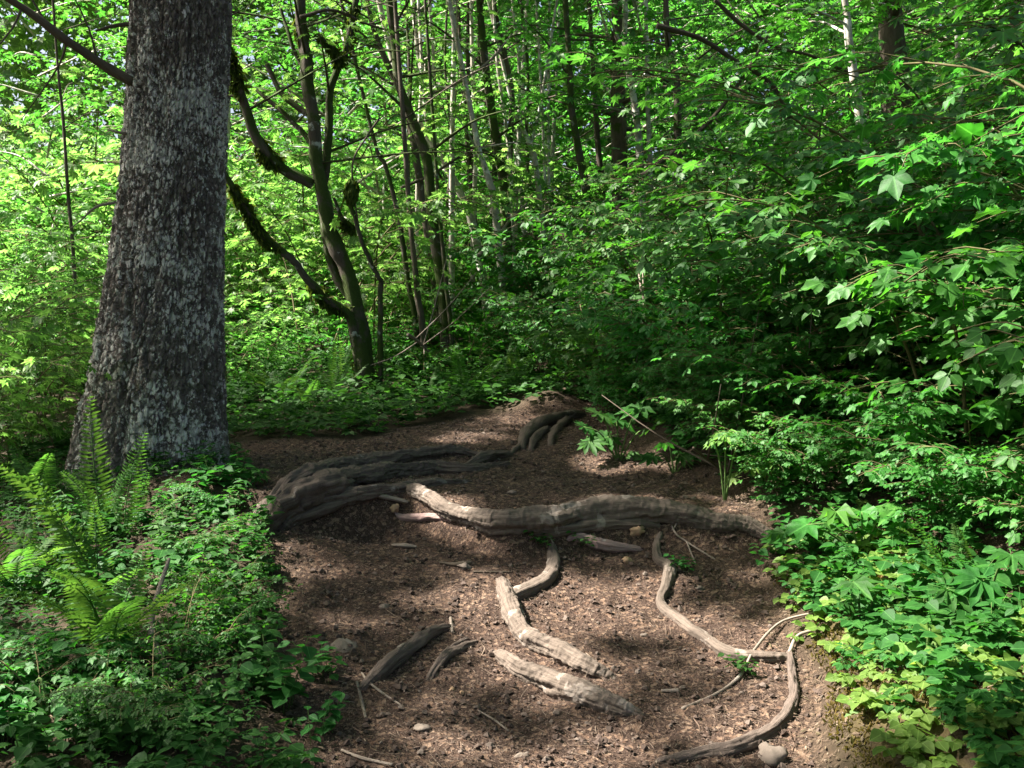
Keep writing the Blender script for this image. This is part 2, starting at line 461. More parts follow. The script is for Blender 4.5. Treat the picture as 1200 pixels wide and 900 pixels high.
def conifer_bark():
    m, nt, ns, L = newmat('scaly_conifer_bark')
    uv = N(nt, 'ShaderNodeUVMap'); mp = N(nt, 'ShaderNodeMapping'); mp.inputs['Scale'].default_value = (40, 17, 1)
    L.new(uv.outputs[0], mp.inputs[0])
    wn = noise(nt, 1.1, 6, .75, mp.outputs[0])
    add = N(nt, 'ShaderNodeMix'); add.data_type = 'VECTOR'; add.inputs[0].default_value = .62
    L.new(mp.outputs[0], add.inputs[4]); L.new(wn.outputs['Color'], add.inputs[5])
    sc = N(nt, 'ShaderNodeVectorMath'); sc.operation = 'SCALE'; sc.inputs['Scale'].default_value = 3.3
    L.new(add.outputs[1], sc.inputs[0])
    ve = N(nt, 'ShaderNodeTexVoronoi'); ve.feature = 'DISTANCE_TO_EDGE'; ve.inputs['Scale'].default_value = 1.0
    vc = N(nt, 'ShaderNodeTexVoronoi'); vc.inputs['Scale'].default_value = 1.0
    L.new(sc.outputs[0], ve.inputs['Vector']); L.new(sc.outputs[0], vc.inputs['Vector'])
    e = framp(nt, .0, .15); L.new(ve.outputs['Distance'], e.inputs[0])
    # deep vertical furrows
    mp2 = N(nt, 'ShaderNodeMapping'); mp2.inputs['Scale'].default_value = (17, 2.0, 1); L.new(uv.outputs[0], mp2.inputs[0])
    fr = noise(nt, 1.0, 4, .6, mp2.outputs[0], .6)
    fd = framp(nt, .40, .53); L.new(fr.outputs[0], fd.inputs[0])
    fine = noise(nt, 140, 4, .65); tc = N(nt, 'ShaderNodeTexCoord'); L.new(tc.outputs['Object'], fine.inputs['Vector'])
    mid = noise(nt, 34, 4, .6, tc.outputs['Object'])
    sep = N(nt, 'ShaderNodeSeparateColor'); L.new(vc.outputs['Color'], sep.inputs[0])
    h = math_(nt, 'ADD', math_(nt, 'MULTIPLY', e.outputs[0], math_(nt, 'ADD', math_(nt, 'MULTIPLY', sep.outputs[0], .6), .5)), math_(nt, 'MULTIPLY', fine.outputs[0], .30))
    h = math_(nt, 'ADD', h, math_(nt, 'MULTIPLY', fd.outputs[0], 1.3))
    h = math_(nt, 'ADD', h, math_(nt, 'MULTIPLY', mid.outputs[0], .6))
    pc = ramp(nt, [(0, (.092, .071, .058)), (.5, (.178, .145, .122)), (1, (.29, .25, .215))]); L.new(sep.outputs[1], pc.inputs[0])
    c = mixc(nt, math_(nt, 'MULTIPLY', fine.outputs[0], .6), pc.outputs[0], (.13, .112, .102))
    # pale lichen crusts sit on the raised plates, more in some zones
    big = noise(nt, 3.2, 3, .6, tc.outputs['Object'])
    lic = noise(nt, 26, 8, .74, tc.outputs['Object'], .5)
    ls = math_(nt, 'ADD', math_(nt, 'MULTIPLY', lic.outputs[0], .62), math_(nt, 'MULTIPLY', big.outputs[0], .45))
    ls = math_(nt, 'ADD', ls, math_(nt, 'MULTIPLY', e.outputs[0], .07))
    lf = framp(nt, .592, .635); L.new(ls, lf.inputs[0])
    lt = noise(nt, 60, 3, .6, tc.outputs['Object'])
    lcol = mixc(nt, lt.outputs[0], (.36, .335, .295), (.80, .765, .69))
    c = mixc(nt, math_(nt, 'MULTIPLY', lf.outputs[0], .88), c, lcol)
    # a little moss low down
    ms = noise(nt, 8, 4, .6, tc.outputs['Object']); sz = N(nt, 'ShaderNodeSeparateXYZ'); L.new(tc.outputs['Object'], sz.inputs[0])
    low = framp(nt, 1.2, .05); L.new(sz.outputs[2], low.inputs[0])
    mf = framp(nt, .66, .8); L.new(math_(nt, 'ADD', ms.outputs[0], math_(nt, 'MULTIPLY', low.outputs[0], .16)), mf.inputs[0])
    c = mixc(nt, math_(nt, 'MULTIPLY', mf.outputs[0], .7), c, (.05, .062, .018))
    b = N(nt, 'ShaderNodeBsdfPrincipled'); L.new(c, b.inputs['Base Color']); b.inputs['Roughness'].default_value = .85; b.inputs['Specular IOR Level'].default_value = .25
    d = N(nt, 'ShaderNodeDisplacement'); d.inputs['Scale'].default_value = .0145; d.inputs['Midlevel'].default_value = 1.2
    L.new(h, d.inputs['Height'])
    o = N(nt, 'ShaderNodeOutputMaterial'); L.new(b.outputs[0], o.inputs[0]); L.new(d.outputs[0], o.inputs[2])
    m.displacement_method = 'BOTH'
    return m
M['conifer'] = conifer_bark()

def ground_mat():
    m, nt, ns, L = newmat('forest_soil')
    geo = N(nt, 'ShaderNodeNewGeometry'); pos = geo.outputs['Position']
    at_ = N(nt, 'ShaderNodeAttribute'); at_.attribute_name = 'trail'
    am = N(nt, 'ShaderNodeAttribute'); am.attribute_name = 'mossy'
    n1 = noise(nt, 2.2, 4, .6, pos); n2 = noise(nt, 30, 5, .65, pos); n3 = noise(nt, 190, 3, .6, pos); n4 = noise(nt, 9, 4, .6, pos, .5)
    soil = ramp(nt, [(.25, (.015, .0098, .0073)), (.5, (.034, .021, .0155)), (.75, (.072, .046, .034))]); L.new(n2.outputs[0], soil.inputs[0])
    c = mixc(nt, math_(nt, 'MULTIPLY', n1.outputs[0], .7), soil.outputs[0], (.042, .027, .020))
    f = framp(nt, .56, .66); L.new(n3.outputs[0], f.inputs[0])
    c = mixc(nt, math_(nt, 'MULTIPLY', f.outputs[0], .6), c, (.24, .165, .12))
    f5 = framp(nt, .55, .7); L.new(n4.outputs[0], f5.inputs[0])
    c = mixc(nt, math_(nt, 'MULTIPLY', f5.outputs[0], .5), c, (.045, .030, .023))
    # needle flecks
    vo = N(nt, 'ShaderNodeTexVoronoi'); vo.inputs['Scale'].default_value = 75; L.new(pos, vo.inputs['Vector'])
    sp = N(nt, 'ShaderNodeSeparateColor'); L.new(vo.outputs['Color'], sp.inputs[0])
    ff = framp(nt, .72, .8); L.new(sp.outputs[0], ff.inputs[0])
    fl = mixc(nt, sp.outputs[1], (.10, .055, .035), (.28, .19, .13))
    c = mixc(nt, math_(nt, 'MULTIPLY', ff.outputs[0], .55), c, fl)
    duff = mixc(nt, n2.outputs[0], (.016, .012, .007), (.055, .040, .024))
    c = mixc(nt, at_.outputs['Fac'], duff, c)
    mo = noise(nt, 45, 4, .6, pos); mc = mixc(nt, mo.outputs[0], (.04, .026, .016), (.075, .062, .022))
    mf = framp(nt, .5, .72); L.new(math_(nt, 'MULTIPLY', am.outputs['Fac'], math_(nt, 'ADD', n4.outputs[0], .35)), mf.inputs[0])
    c = mixc(nt, mf.outputs[0], c, mc)
    b = N(nt, 'ShaderNodeBsdfPrincipled'); L.new(c, b.inputs['Base Color']); b.inputs['Roughness'].default_value = .95; b.inputs['Specular IOR Level'].default_value = .15
    bp = N(nt, 'ShaderNodeBump'); bp.inputs['Distance'].default_value = .014; bp.inputs['Strength'].default_value = .9
    hh = math_(nt, 'ADD', math_(nt, 'MULTIPLY', n2.outputs[0], .6), math_(nt, 'MULTIPLY', n3.outputs[0], .25))
    hh = math_(nt, 'ADD', hh, math_(nt, 'MULTIPLY', vo.outputs['Distance'], .3))
    L.new(hh, bp.inputs['Height']); L.new(bp.outputs[0], b.inputs['Normal'])
    o = N(nt, 'ShaderNodeOutputMaterial'); L.new(b.outputs[0], o.inputs[0])
    return m
M['ground'] = ground_mat()

def litter_mat(name, cols, rough=.85):
    m, nt, ns, L = newmat(name)
    g = N(nt, 'ShaderNodeNewGeometry'); cr = ramp(nt, [(i / (len(cols) - 1), c) for i, c in enumerate(cols)])
    L.new(g.outputs['Random Per Island'], cr.inputs[0])
    n = noise(nt, 120, 3, .6, g.outputs['Position'])
    c = mixc(nt, math_(nt, 'MULTIPLY', n.outputs[0], .6), cr.outputs[0], tuple(.55 * x for x in cols[1]))
    b = N(nt, 'ShaderNodeBsdfPrincipled'); L.new(c, b.inputs['Base Color']); b.inputs['Roughness'].default_value = rough; b.inputs['Specular IOR Level'].default_value = .25
    o = N(nt, 'ShaderNodeOutputMaterial'); L.new(b.outputs[0], o.inputs[0])
    return m
M['litter'] = litter_mat('needle_litter', [(.026, .017, .012), (.080, .050, .034), (.17, .116, .082), (.055, .034, .024), (.34, .26, .195)])
M['duff'] = litter_mat('leaf_litter', [(.04, .026, .017), (.09, .06, .038), (.16, .115, .075), (.06, .052, .02), (.24, .185, .135)])
M['crumb'] = litter_mat('soil_crumb', [(.04, .027, .02), (.07, .047, .036), (.11, .077, .06), (.06, .04, .03), (.17, .135, .11)])
M['stone'] = bark_mat('stone', (.08, .062, .05), (.16, .13, .105), (.22, .19, .16), 0, .4, 20, 20, .004, fine=90)
M['stonetan'] = bark_mat('tan_stone', (.16, .10, .06), (.29, .20, .12), (.33, .26, .18), 0, .4, 20, 20, .004, fine=90)
print('mats', time.time() - T0)

# ------------------------------------------------------------------ ground sheet
def axis(fine0, fine1, step, lo, hi, g=1.09):
    a = list(np.arange(fine0, fine1, step)); s = step
    x = a[-1]
    while x < hi: s *= g; x += s; a.append(x)
    s = step; x = a[0]; b = []
    while x > lo: s *= g; x -= s; b.append(x)
    return np.array(b[::-1] + a)
gx = axis(-2.3, 1.9, .0135, -90, 90); gy = axis(2.2, 8.0, .0145, -40, 95)
GX, GY = np.meshgrid(gx, gy, indexing='ij')
GZ = ground(GX, GY)
nx, ny = GX.shape
i, j = np.meshgrid(np.arange(nx - 1), np.arange(ny - 1), indexing='ij')
quads = np.stack([i * ny + j, (i + 1) * ny + j, (i + 1) * ny + j + 1, i * ny + j + 1], -1).reshape(-1, 4)
fx, fy = GX.ravel(), GY.ravel()
tm = trailmask(fx, fy)
xl_, xr_ = edges(fx, fy)
mossy = np.maximum(np.exp(-((fx - xr_ - .22) / .22) ** 2) * smooth(4.2, 3.2, fy), .55 * np.exp(-((fy - 6.7) / .35) ** 2) * np.exp(-((fx + .9) / .6) ** 2))
gme = mesh_data('forest_floor', np.stack([fx, fy, GZ.ravel()], -1), [quads], M['ground'], None, True, {'trail': tm, 'mossy': mossy})
tag(obj('forest_floor', gme), kind='structure')
print('ground', time.time() - T0, len(fx))

# ------------------------------------------------------------------ sun-lit spots: the gaps of the canopy
LIT = []     # (point, radius)
def lit(px, py, d=None, r=.2):
    p = hit(px, py) if d is None else at(px, py, d)
    LIT.append((p, r))
for a in [(560, 510, None, .13), (585, 502, None, .13), (608, 494, None, .13), (540, 517, None, .09),
          (620, 470, None, .16), (665, 455, None, .16),
          (690, 700, None, .11), (750, 712, None, .09), (650, 715, None, .11), (604, 710, None, .08), (660, 765, None, .08), (545, 702, None, .06), (790, 725, None, .06),
          (720, 592, None, .07), (755, 588, None, .05), (590, 605, None, .03), (520, 588, None, .05), (545, 600, None, .03),
          (700, 890, None, .08), (640, 893, None, .06), (760, 885, None, .06), (860, 860, None, .03), (520, 860, None, .03),
          (620, 798, None, .03), (848, 745, None, .03),
          (1000, 690, 3.3, .20), (1100, 680, 3.2, .22), (1150, 650, 3.1, .2), (965, 800, None, .16), (1000, 840, 2.7, .14), (1000, 760, None, .13), (1060, 800, 2.8, .16), (1160, 780, 2.7, .18), (1100, 860, 2.6, .16), (1150, 720, 2.9, .22),
          (930, 690, 3.4, .08), (1010, 620, 3.7, .12), (930, 610, 3.9, .09), (1060, 640, 3.5, .12),
          (850, 510, 4.42, .18), (880, 545, 4.6, .10), (715, 500, 5.3, .2), (690, 505, 5.3, .12), (930, 580, 4.2, .10), (840, 560, 4.6, .06),
          (1170, 90, 4.0, .26), (1120, 140, 4.0, .18), (1180, 180, 3.9, .20), (1060, 200, 4.2, .14), (1000, 250, 4.4, .12), (1170, 270, 3.7, .16), (1100, 110, 4.2, .18),
          (830, 360, 6.5, .2), (900, 320, 6.2, .16), (640, 330, 8.5, .4), (700, 260, 9, .45), (520, 190, 10.8, .4), (575, 150, 10.6, .4), (500, 100, 11.2, .4), (620, 165, 11, .4), (560, 60, 11, .4), (540, 240, 10.6, .35), (1000, 60, 7.6, .2), (760, 110, 11.5, .3), (960, 400, 5.2, .14), (1080, 460, 4.4, .12), (760, 300, 7.5, .25), (1000, 480, 4.8, .1),
          (60, 600, 3.6, .24), (95, 640, 3.6, .2), (40, 575, 3.6, .18), (135, 520, 4.35, .14), (130, 560, 4.35, .12), (150, 560, 4.25, .1), (70, 570, 4.3, .14),
          (300, 440, 8, .4), (350, 420, 8.2, .4), (400, 440, 7.8, .35), (290, 400, 9, .4), (400, 400, 7.8, .25), (480, 410, 7.9, .2),
          (290, 640, None, .10), (310, 700, None, .09), (250, 690, None, .12), (200, 660, None, .12), (330, 640, None, .08), (230, 620, None, .10), (300, 590, None, .08), (95, 880, 2.6, .05),
          (330, 490, None, .15), (300, 470, None, .2)]:
    lit(*a)
LP = np.array([a for a, b in LIT]); LR = np.array([b for a, b in LIT])
def sun_gate(P, extra=.10):
    """False for canopy leaves that stand between the sun and one of the lit spots"""
    ok = np.ones(len(P), bool)
    for c, rr in zip(LP, LR):
        v = P - c; t = v @ SUN
        d = np.linalg.norm(v - t[:, None] * SUN, axis=1)
        wob = .75 + .4 * rng.random(len(P))
        ok &= ~((d < rr * wob + extra) & (t > 1.0))
    return ok

# ------------------------------------------------------------------ big conifer
def build_conifer():
    dC = 5.1
    base = at(180, 538, dC); gx0, gy0 = base[0], base[1]; g0 = gz(gx0, gy0)
    root = empty('conifer_tree', (gx0, gy0, g0))
    tag(root, 'thick grey conifer with scaly lichen-spotted bark left of the trail', 'tree')
    # centre line and radius traced up the trunk
    rows = [(545, 178, 85), (510, 180, 80), (470, 182, 77), (430, 184, 72), (350, 192, 62), (180, 205, 53), (0, 213, 52)]
    zs = []; cx = []; rr = []
    for py, px, hw in rows:
        p = at(px, py, dC); zs.append(p[2]); cx.append(p[0]); rr.append(hw * dC / F)
    zs = np.array(zs); cx = np.array(cx); rr = np.array(rr)
    zl = np.concatenate([np.arange(g0 - .25, 4.2, .0085), np.linspace(4.25, 13.5, 40)])
    c = np.interp(zl, zs, cx); c = np.where(zl > zs[-1], cx[-1] + (zl - zs[-1]) * .03, c)
    c = np.where(zl < zs[0], cx[0], c)
    r = np.interp(zl, zs, rr); r = np.where(zl > zs[-1], np.maximum(.05, rr[-1] * (1 - (zl - zs[-1]) / 11.5)), r)
    r = r + .05 * np.clip((zs[0] - zl) / .3, 0, 1)
    ks = np.ones(61) / 61; pad = np.pad(c[:400], 30, 'edge')
    c[:400] = np.convolve(np.pad(c, 30, 'edge'), ks, 'valid')[:400]; r[:400] = np.convolve(np.pad(r, 30, 'edge'), ks, 'valid')[:400]
    nseg = 260
    a = np.linspace(0, 2 * math.pi, nseg + 1) + math.pi / 2
    A, Z = np.meshgrid(a, zl)
    low = np.clip((g0 + .75 - Z) / .9, 0, 1)
    q = np.stack([np.cos(A) * 1.6, np.sin(A) * 1.6, Z * .5], -1).reshape(-1, 3)
    flute = fbm(q, 1.0, 3, 40).reshape(A.shape)
    but = np.cos(5 * A + .6) * .5 + np.cos(3 * A + 2.) * .5
    RR = r[:, None] * (1 + .035 * flute + .06 * low ** 1.6 * but + .05 * low * flute)
    V = np.stack([c[:, None] + RR * np.cos(A) - gx0, RR * np.sin(A) + 0 * Z, Z - g0], -1)
    n, s1 = len(zl), nseg + 1
    ii, jj = np.meshgrid(np.arange(n - 1), np.arange(nseg), indexing='ij')
    qd = np.stack([ii * s1 + jj, ii * s1 + jj + 1, (ii + 1) * s1 + jj + 1, (ii + 1) * s1 + jj], -1).reshape(-1, 4)
    uv = np.stack([(A - math.pi / 2) * .30, Z], -1).reshape(-1, 2)
    obj('trunk', mesh_data('trunk', V.reshape(-1, 3), [qd], M['conifer'], uv), root)
    def rel(p): return np.asarray(p) - np.array([gx0, gy0, g0])
    # dead lower limbs seen against the light
    for pts, r0, r1, w in [([(158, 98, 4.95), (120, 75, 4.9), (75, 45, 4.8), (35, 15, 4.75), (0, -8, 4.7)], .026, .016, 'twigdark'),
                        ([(160, 28, 5.0), (135, 30, 4.95), (112, 36, 4.9)], .012, .006, 'twigdark'),
                        ([(150, 157, 4.95), (138, 155, 4.9), (126, 152, 4.9)], .009, .004, 'twig'),
                        ([(136, 237, 4.9), (112, 243, 4.85), (95, 258, 4.85), (82, 268, 4.85)], .007, .003, 'twig')]:
        p = catmull([rel(at(*k)) for k in pts], 22)
        m = MB(); m.tube(p, np.linspace(r0, r1, 22), 8, .2, 30, 3)
        if r0 > .02:
            for k, dv in ((6, (-.1, -.1, .5)), (10, (-.2, .1, -.35)), (13, (-.3, 0, .5)), (17, (-.1, -.2, -.4))):
                m.tube(catmull([p[k], p[k] + np.array(dv) * .35, p[k] + np.array(dv) + (-.08, 0, 0)], 8), np.linspace(.007, .002, 8), 5)
        m.build('dead_branch', M[w], root)
    # live crown high above
    lv = Leaves(); mb = MB(); rr_ = np.random.default_rng(3)
    for k in range(46):
        z = 5.6 + 7.6 * (k / 46); az = k * 2.4; L = 2.5 * (1 - (z - 5.6) / 9.5) + .4
        cx0 = np.interp(z, zl, c) - gx0
        p0 = np.array([cx0, 0, z - g0]); d = np.array([math.cos(az), math.sin(az), -.12])
        path = catmull([p0, p0 + d * L * .5 + (0, 0, .12), p0 + d * L + (0, 0, -.25 * L)], 10)
        mb.tube(path, np.linspace(.03, .008, 10), 6)
        for u in np.linspace(.15, 1, 16):
            q_ = path[int(u * 9)]
            for s in (-1, 1):
                t = np.array([d[0] * .5 - d[1] * s, d[1] * .5 + d[0] * s, -.25]) + rr_.normal(0, .1, 3)
                lv.add(q_, t, (0, 0, 1), .65 * (1.15 - u * .6) * rr_.uniform(.8, 1.2))
    mb.build('branchwork', M['darkbark'], root)
    NS = frond_base(16, .16, .035)
    me = lv.mesh('crown', [NS], M['leaf_conifer'], keep=lambda P: sun_gate(P + np.array([gx0, gy0, g0]), .38))
    obj('crown', me, root)
    return root

def frond_base(npair=26, wid=.17, lw=.05, arch=.25, ovate=True):
    """once-pinnate frond of unit length along +Y"""
    m = MB()
    y = np.linspace(0, 1, 14); path = np.stack([0 * y, y, arch * (y - y ** 2 * 1.25)], -1)
    m.tube(path, np.linspace(.008, .002, 14), 4)
    V = []; T = []; Q = []
    for k in range(npair):
        u = .10 + .9 * (k + .3) / npair
        L = wid * (math.sin(min(1, (u - .04) * 2.6) * math.pi / 2) ** .7) * (1.04 - u) ** .62 * 1.5
        L = max(L, .012)
        zc = arch * (u - u * u * 1.25)
        for s in (-1, 1):
            b = len(V); dy = .25 * L; w = lw * .5 * min(1, L / wid * 1.3 + .25)
            jit = random.uniform(-.012, .012)
            V += [(0, u, zc), (s * L * .35, u + dy * .3 - w * .6, zc + .012 + jit), (s * L * .35, u + dy * .3 + w * .7, zc + .018 + jit),
                  (s * L * .75, u + dy * .75 - w * .35, zc + jit), (s * L * .75, u + dy * .75 + w * .45, zc + .004 + jit), (s * L, u + dy * 1.15, zc - .02 + jit)]
            if s > 0: T += [(b, b + 1, b + 2), (b + 3, b + 5, b + 4)]; Q += [(b + 1, b + 3, b + 4, b + 2)]
            else: T += [(b, b + 2, b + 1), (b + 3, b + 4, b + 5)]; Q += [(b + 1, b + 2, b + 4, b + 3)]
    V = np.array(V); uvx = np.full((len(V), 2), .3)
    m.add(V, [np.array(T), np.array(Q)], uvx)
    return np.vstack(m.V), [np.concatenate(v) for v in m.P.values()], np.vstack(m.U)
conifer = build_conifer()
print('conifer', time.time() - T0)

# ------------------------------------------------------------------ roots, sticks, stones on the tread
def root_path(pts, lift=.35, n=None, seed=0, drop_ends=True):
    P = []; rad = []
    for k, q in enumerate(pts):
        px, py, r = q[:3]; r = r * .88
        l = q[3] if len(q) > 3 else lift
        # the traced line is the middle of the root: find the ground just under it
        p = hit(px, py + r * .6); w = r * p[1] / F
        p = p + np.array([0, 0, w * l])
        P.append(p); rad.append(w)
    if drop_ends:
        for e, o in ((0, 1), (-1, -2)):
            d = P[e] - P[o]; d = d / max(1e-6, np.linalg.norm(d)); w = max(rad[e], .004)
            new = P[e] + d * w * 2.6; new[2] = gz(new[0], new[1]) - w * 1.5
            if e == 0: P.insert(0, new); rad.insert(0, rad[0] * .6)
            else: P.append(new); rad.append(rad[-1] * .6)
    pts = P
    n = n or max(12, len(pts) * 9)
    C = catmull(P, n); Rr = np.interp(np.linspace(0, len(pts) - 1, n), np.arange(len(pts)), rad)
    return C, Rr
ROOTS = [
 ('main', [[(478, 572, 5, .1), (490, 576, 9), (510, 586, 10), (535, 598, 11), (560, 607, 12), (580, 613, 15), (600, 613, 16), (640, 608, 17), (690, 599, 17), (740, 596, 17), (790, 600, 15), (840, 611, 12), (880, 620, 9), (915, 634, 5, -.3)],
           [(575, 610, 9, .3), (640, 622, 9, .1), (700, 615, 8, .1), (760, 612, 6, -.3)]],
  'root', 'long pale grey root crossing the trail from side to side like a step'),
 ('log', [[(306, 608, 20, -.3), (325, 598, 25, .3), (350, 584, 25, .5), (380, 570, 21, .6), (408, 560, 15, .5), (430, 556, 8, .3)],
          [(330, 582, 11, 1.0), (370, 560, 13, 1.0), (410, 548, 11, .9), (450, 541, 10, .7), (490, 533, 9, .6), (530, 529, 8, .4), (565, 533, 5, -.4)],
          [(340, 595, 13, .9), (385, 572, 14, .9), (430, 558, 11, .7), (470, 551, 10, .6), (510, 549, 9, .5), (550, 549, 7, .2), (592, 543, 4, -.4)],
          [(360, 566, 9, 1.2), (400, 553, 9, 1.0), (440, 543, 8, .8), (475, 534, 7, .6), (515, 526, 5, -.3)],
          [(345, 605, 11, .5), (375, 592, 11, .4), (410, 583, 9, .3), (450, 573, 8, .2), (500, 566, 7, 0), (545, 563, 4, -.4)],
          [(322, 613, 9, .3), (352, 610, 8, .3), (385, 598, 7, .3), (425, 580, 6, .4)]],
  'rootdark', 'thick dark gnarled root forking at the left side of the trail below the conifer'),
 ('s_upper', [[(648, 645, 6, 0), (650, 660, 8), (640, 676, 9), (620, 688, 9), (604, 697, 8), (594, 702, 5, -.3)]], 'root', 'short curled grey root arching just above the lit root mid trail'),
 ('s_lower', [[(588, 682, 7, .1), (593, 700, 11), (601, 722, 12), (615, 744, 13), (650, 762, 14), (685, 777, 13), (712, 787, 9, -.4)]], 'root', 'sunlit pale root bending down the middle of the trail'),
 ('fg', [[(585, 768, 6, .1), (608, 783, 13), (640, 798, 15), (680, 811, 15), (715, 822, 13), (745, 830, 8, -.5)]], 'root', 'thick grey root end lowest in the middle of the trail'),
 ('right_thin', [[(773, 628, 3, -.2), (769, 640, 5), (771, 655, 6), (784, 666, 7), (780, 688, 6), (775, 707, 6), (795, 725, 7), (825, 748, 7), (855, 765, 8), (895, 770, 7), (925, 768, 5, -.4)]], 'root', 'thin crooked root winding down the right half of the trail'),
 ('right_hook', [[(925, 766, 4, -.2), (929, 790, 5), (931, 815, 7), (922, 840, 9), (900, 857, 9), (860, 873, 9), (820, 884, 8), (778, 889, 6, -.2)]], 'rootdark', 'dark curved root hooking round the lower right edge of the trail'),
 ('ridge', [[(424, 805, 5, -.2), (440, 790, 9, .4), (460, 776, 10, .6), (488, 755, 10, .6), (510, 739, 7, .4), (528, 733, 4, -.3)]], 'rootdark', 'dark splintered root ridge poking out left of the trail centre'),
 ('ridge_small', [[(505, 790, 5, -.1), (518, 775, 7, .4), (538, 760, 7, .4), (556, 752, 4, -.2)], [(512, 778, 4, .3), (524, 764, 4, .4), (545, 750, 3, 0)]], 'rootdark', 'small twin splintered root stub beside the dark root ridge'),
 ('purple', [[(672, 632, 4, 0), (682, 634, 7), (700, 637, 8), (722, 640, 7), (748, 642, 3, -.2)]], 'rootred', 'short purplish broken root under the long crossing root'),
 ('flat', [[(470, 607, 4, -.2), (490, 605, 6, .1), (515, 607, 5, .1), (545, 612, 3, -.3)]], 'rootred', 'flat worn root barely showing beside the root cavity'),
 ('far_right', [[(545, 547, 5, 0), (560, 540, 7, .5), (580, 534, 7, .6), (596, 532, 4, 0)]], 'rootdark', 'small dark root knob at the head of the trail'),
]
for k, (nm, chains, mat, label) in enumerate(ROOTS):
    m = MB()
    for c, pts in enumerate(chains):
        C, Rr = root_path(pts, .38)
        big = Rr.max() > .03
        n = int(len(C) * (6 if big else 3))
        C = catmull(C, n); Rr = np.interp(np.linspace(0, 1, n), np.linspace(0, 1, len(Rr)), Rr)
        C = C + np.stack([fbm(C, 6, 2, k * 7 + c), fbm(C + 9, 6, 2, k * 7 + c), .4 * fbm(C + 4, 6, 2, k)], -1) * Rr[:, None] * .42
        Rr = Rr * (1 + .15 * fbm(C, 9, 2, 80 + k)); m.tube(C, Rr, 52 if big else 30, .42 if mat == 'rootdark' else .3, 22, k + c * 3, True, (.0075 if big else .004))
    o = m.build('tree_root', M[mat]); tag(o, label, 'root', 'exposed roots on the trail')

# root hollow in the small bank at the far end
def hollow():
    m = MB()
    for k, pts in enumerate([[(612, 520, 5), (618, 508, 8, .4), (632, 497, 10, .5), (655, 488, 8, .4), (680, 484, 5, .2)],
                             [(622, 524, 4), (628, 512, 6, .4), (640, 503, 6, .4)], [(600, 530, 3), (616, 515, 5, .35), (626, 500, 6, .35)],
                             [(645, 520, 3), (650, 505, 5, .35), (664, 492, 5, .35)]]):
        C, Rr = root_path(pts, .3); m.tube(C, Rr, 14, .5, 25, 50 + k, True, .005)
    tag(m.build('tree_root', M['rootdark']), 'dark tangled root clump in the small bank at the far end of the trail', 'root', 'exposed roots on the trail')
hollow()

def stone(px, py, wpx, label, mat='stone', flat=.6, seed=0):
    p = hit(px, py); w = wpx * p[1] / F / 2
    u = np.linspace(0, 2 * math.pi, 25); v = np.linspace(-math.pi / 2, math.pi / 2, 14)
    U, Vv = np.meshgrid(u, v)
    D = np.stack([np.cos(U) * np.cos(Vv), np.sin(U) * np.cos(Vv), np.sin(Vv)], -1).reshape(-1, 3)
    rr = 1 + .5 * fbm(D + seed * 7, 1.4, 3, seed) + .12 * fbm(D, 5, 2, seed); rr = np.minimum(rr, .8 + .25 * vnoise(np.round(D * 1.6) + seed, seed))
    Vx = D * rr[:, None] * w * np.array([1, .8, flat])
    n1, n2 = U.shape
    i_, j_ = np.meshgrid(np.arange(n1 - 1), np.arange(n2 - 1), indexing='ij')
    q = np.stack([i_ * n2 + j_, i_ * n2 + j_ + 1, (i_ + 1) * n2 + j_ + 1, (i_ + 1) * n2 + j_], -1).reshape(-1, 4)
    o = obj('stone', mesh_data('stone', Vx, [q], M[mat]), None, tuple(p + np.array([0, 0, w * flat * .05])))
    o.rotation_euler = (random.uniform(-.2, .2), random.uniform(-.2, .2), random.uniform(0, 6))
    tag(o, label, 'stone', 'stones in the trail')
for a in [(746, 626, 22, 'tan rounded stone in the soil face just under the long crossing root', 'stonetan', .8), (735, 659, 17, 'small tan stone below the purplish broken root', 'stonetan', .7),
          (495, 856, 28, 'flat brown stone in the trail below the splintered ridge', 'stone', .45), (612, 887, 22, 'grey flat stone at the bottom edge of the trail', 'stone', .4),
          (905, 890, 46, 'large brown stone at the lower right corner of the trail', 'stone', .7), (402, 757, 44, 'flat grey stone on the left edge of the trail', 'stone', .2),
          (462, 598, 14, 'pale pointed stone inside the dark root cavity', 'stonetan', 1.1), (600, 578, 18, 'flat stone above the crossing root', 'stone', .4),
          (545, 664, 26, 'dark chip of stone left of the curled root', 'stone', .35), (541, 815, 9, 'tiny white pebble below the twin root stub', 'stonetan', .8),
          (530, 811, 10, 'small pale pebble left of the tiny white pebble', 'stonetan', .8), (755, 745, 12, 'small pebble beside the lit needle patch', 'stone', .6),
          (820, 690, 14, 'half buried pebble right of the thin crooked root', 'stone', .6), (450, 712, 18, 'brown stone in the dim left of the trail', 'stone', .5)]:
    stone(*a, seed=int(a[0]))

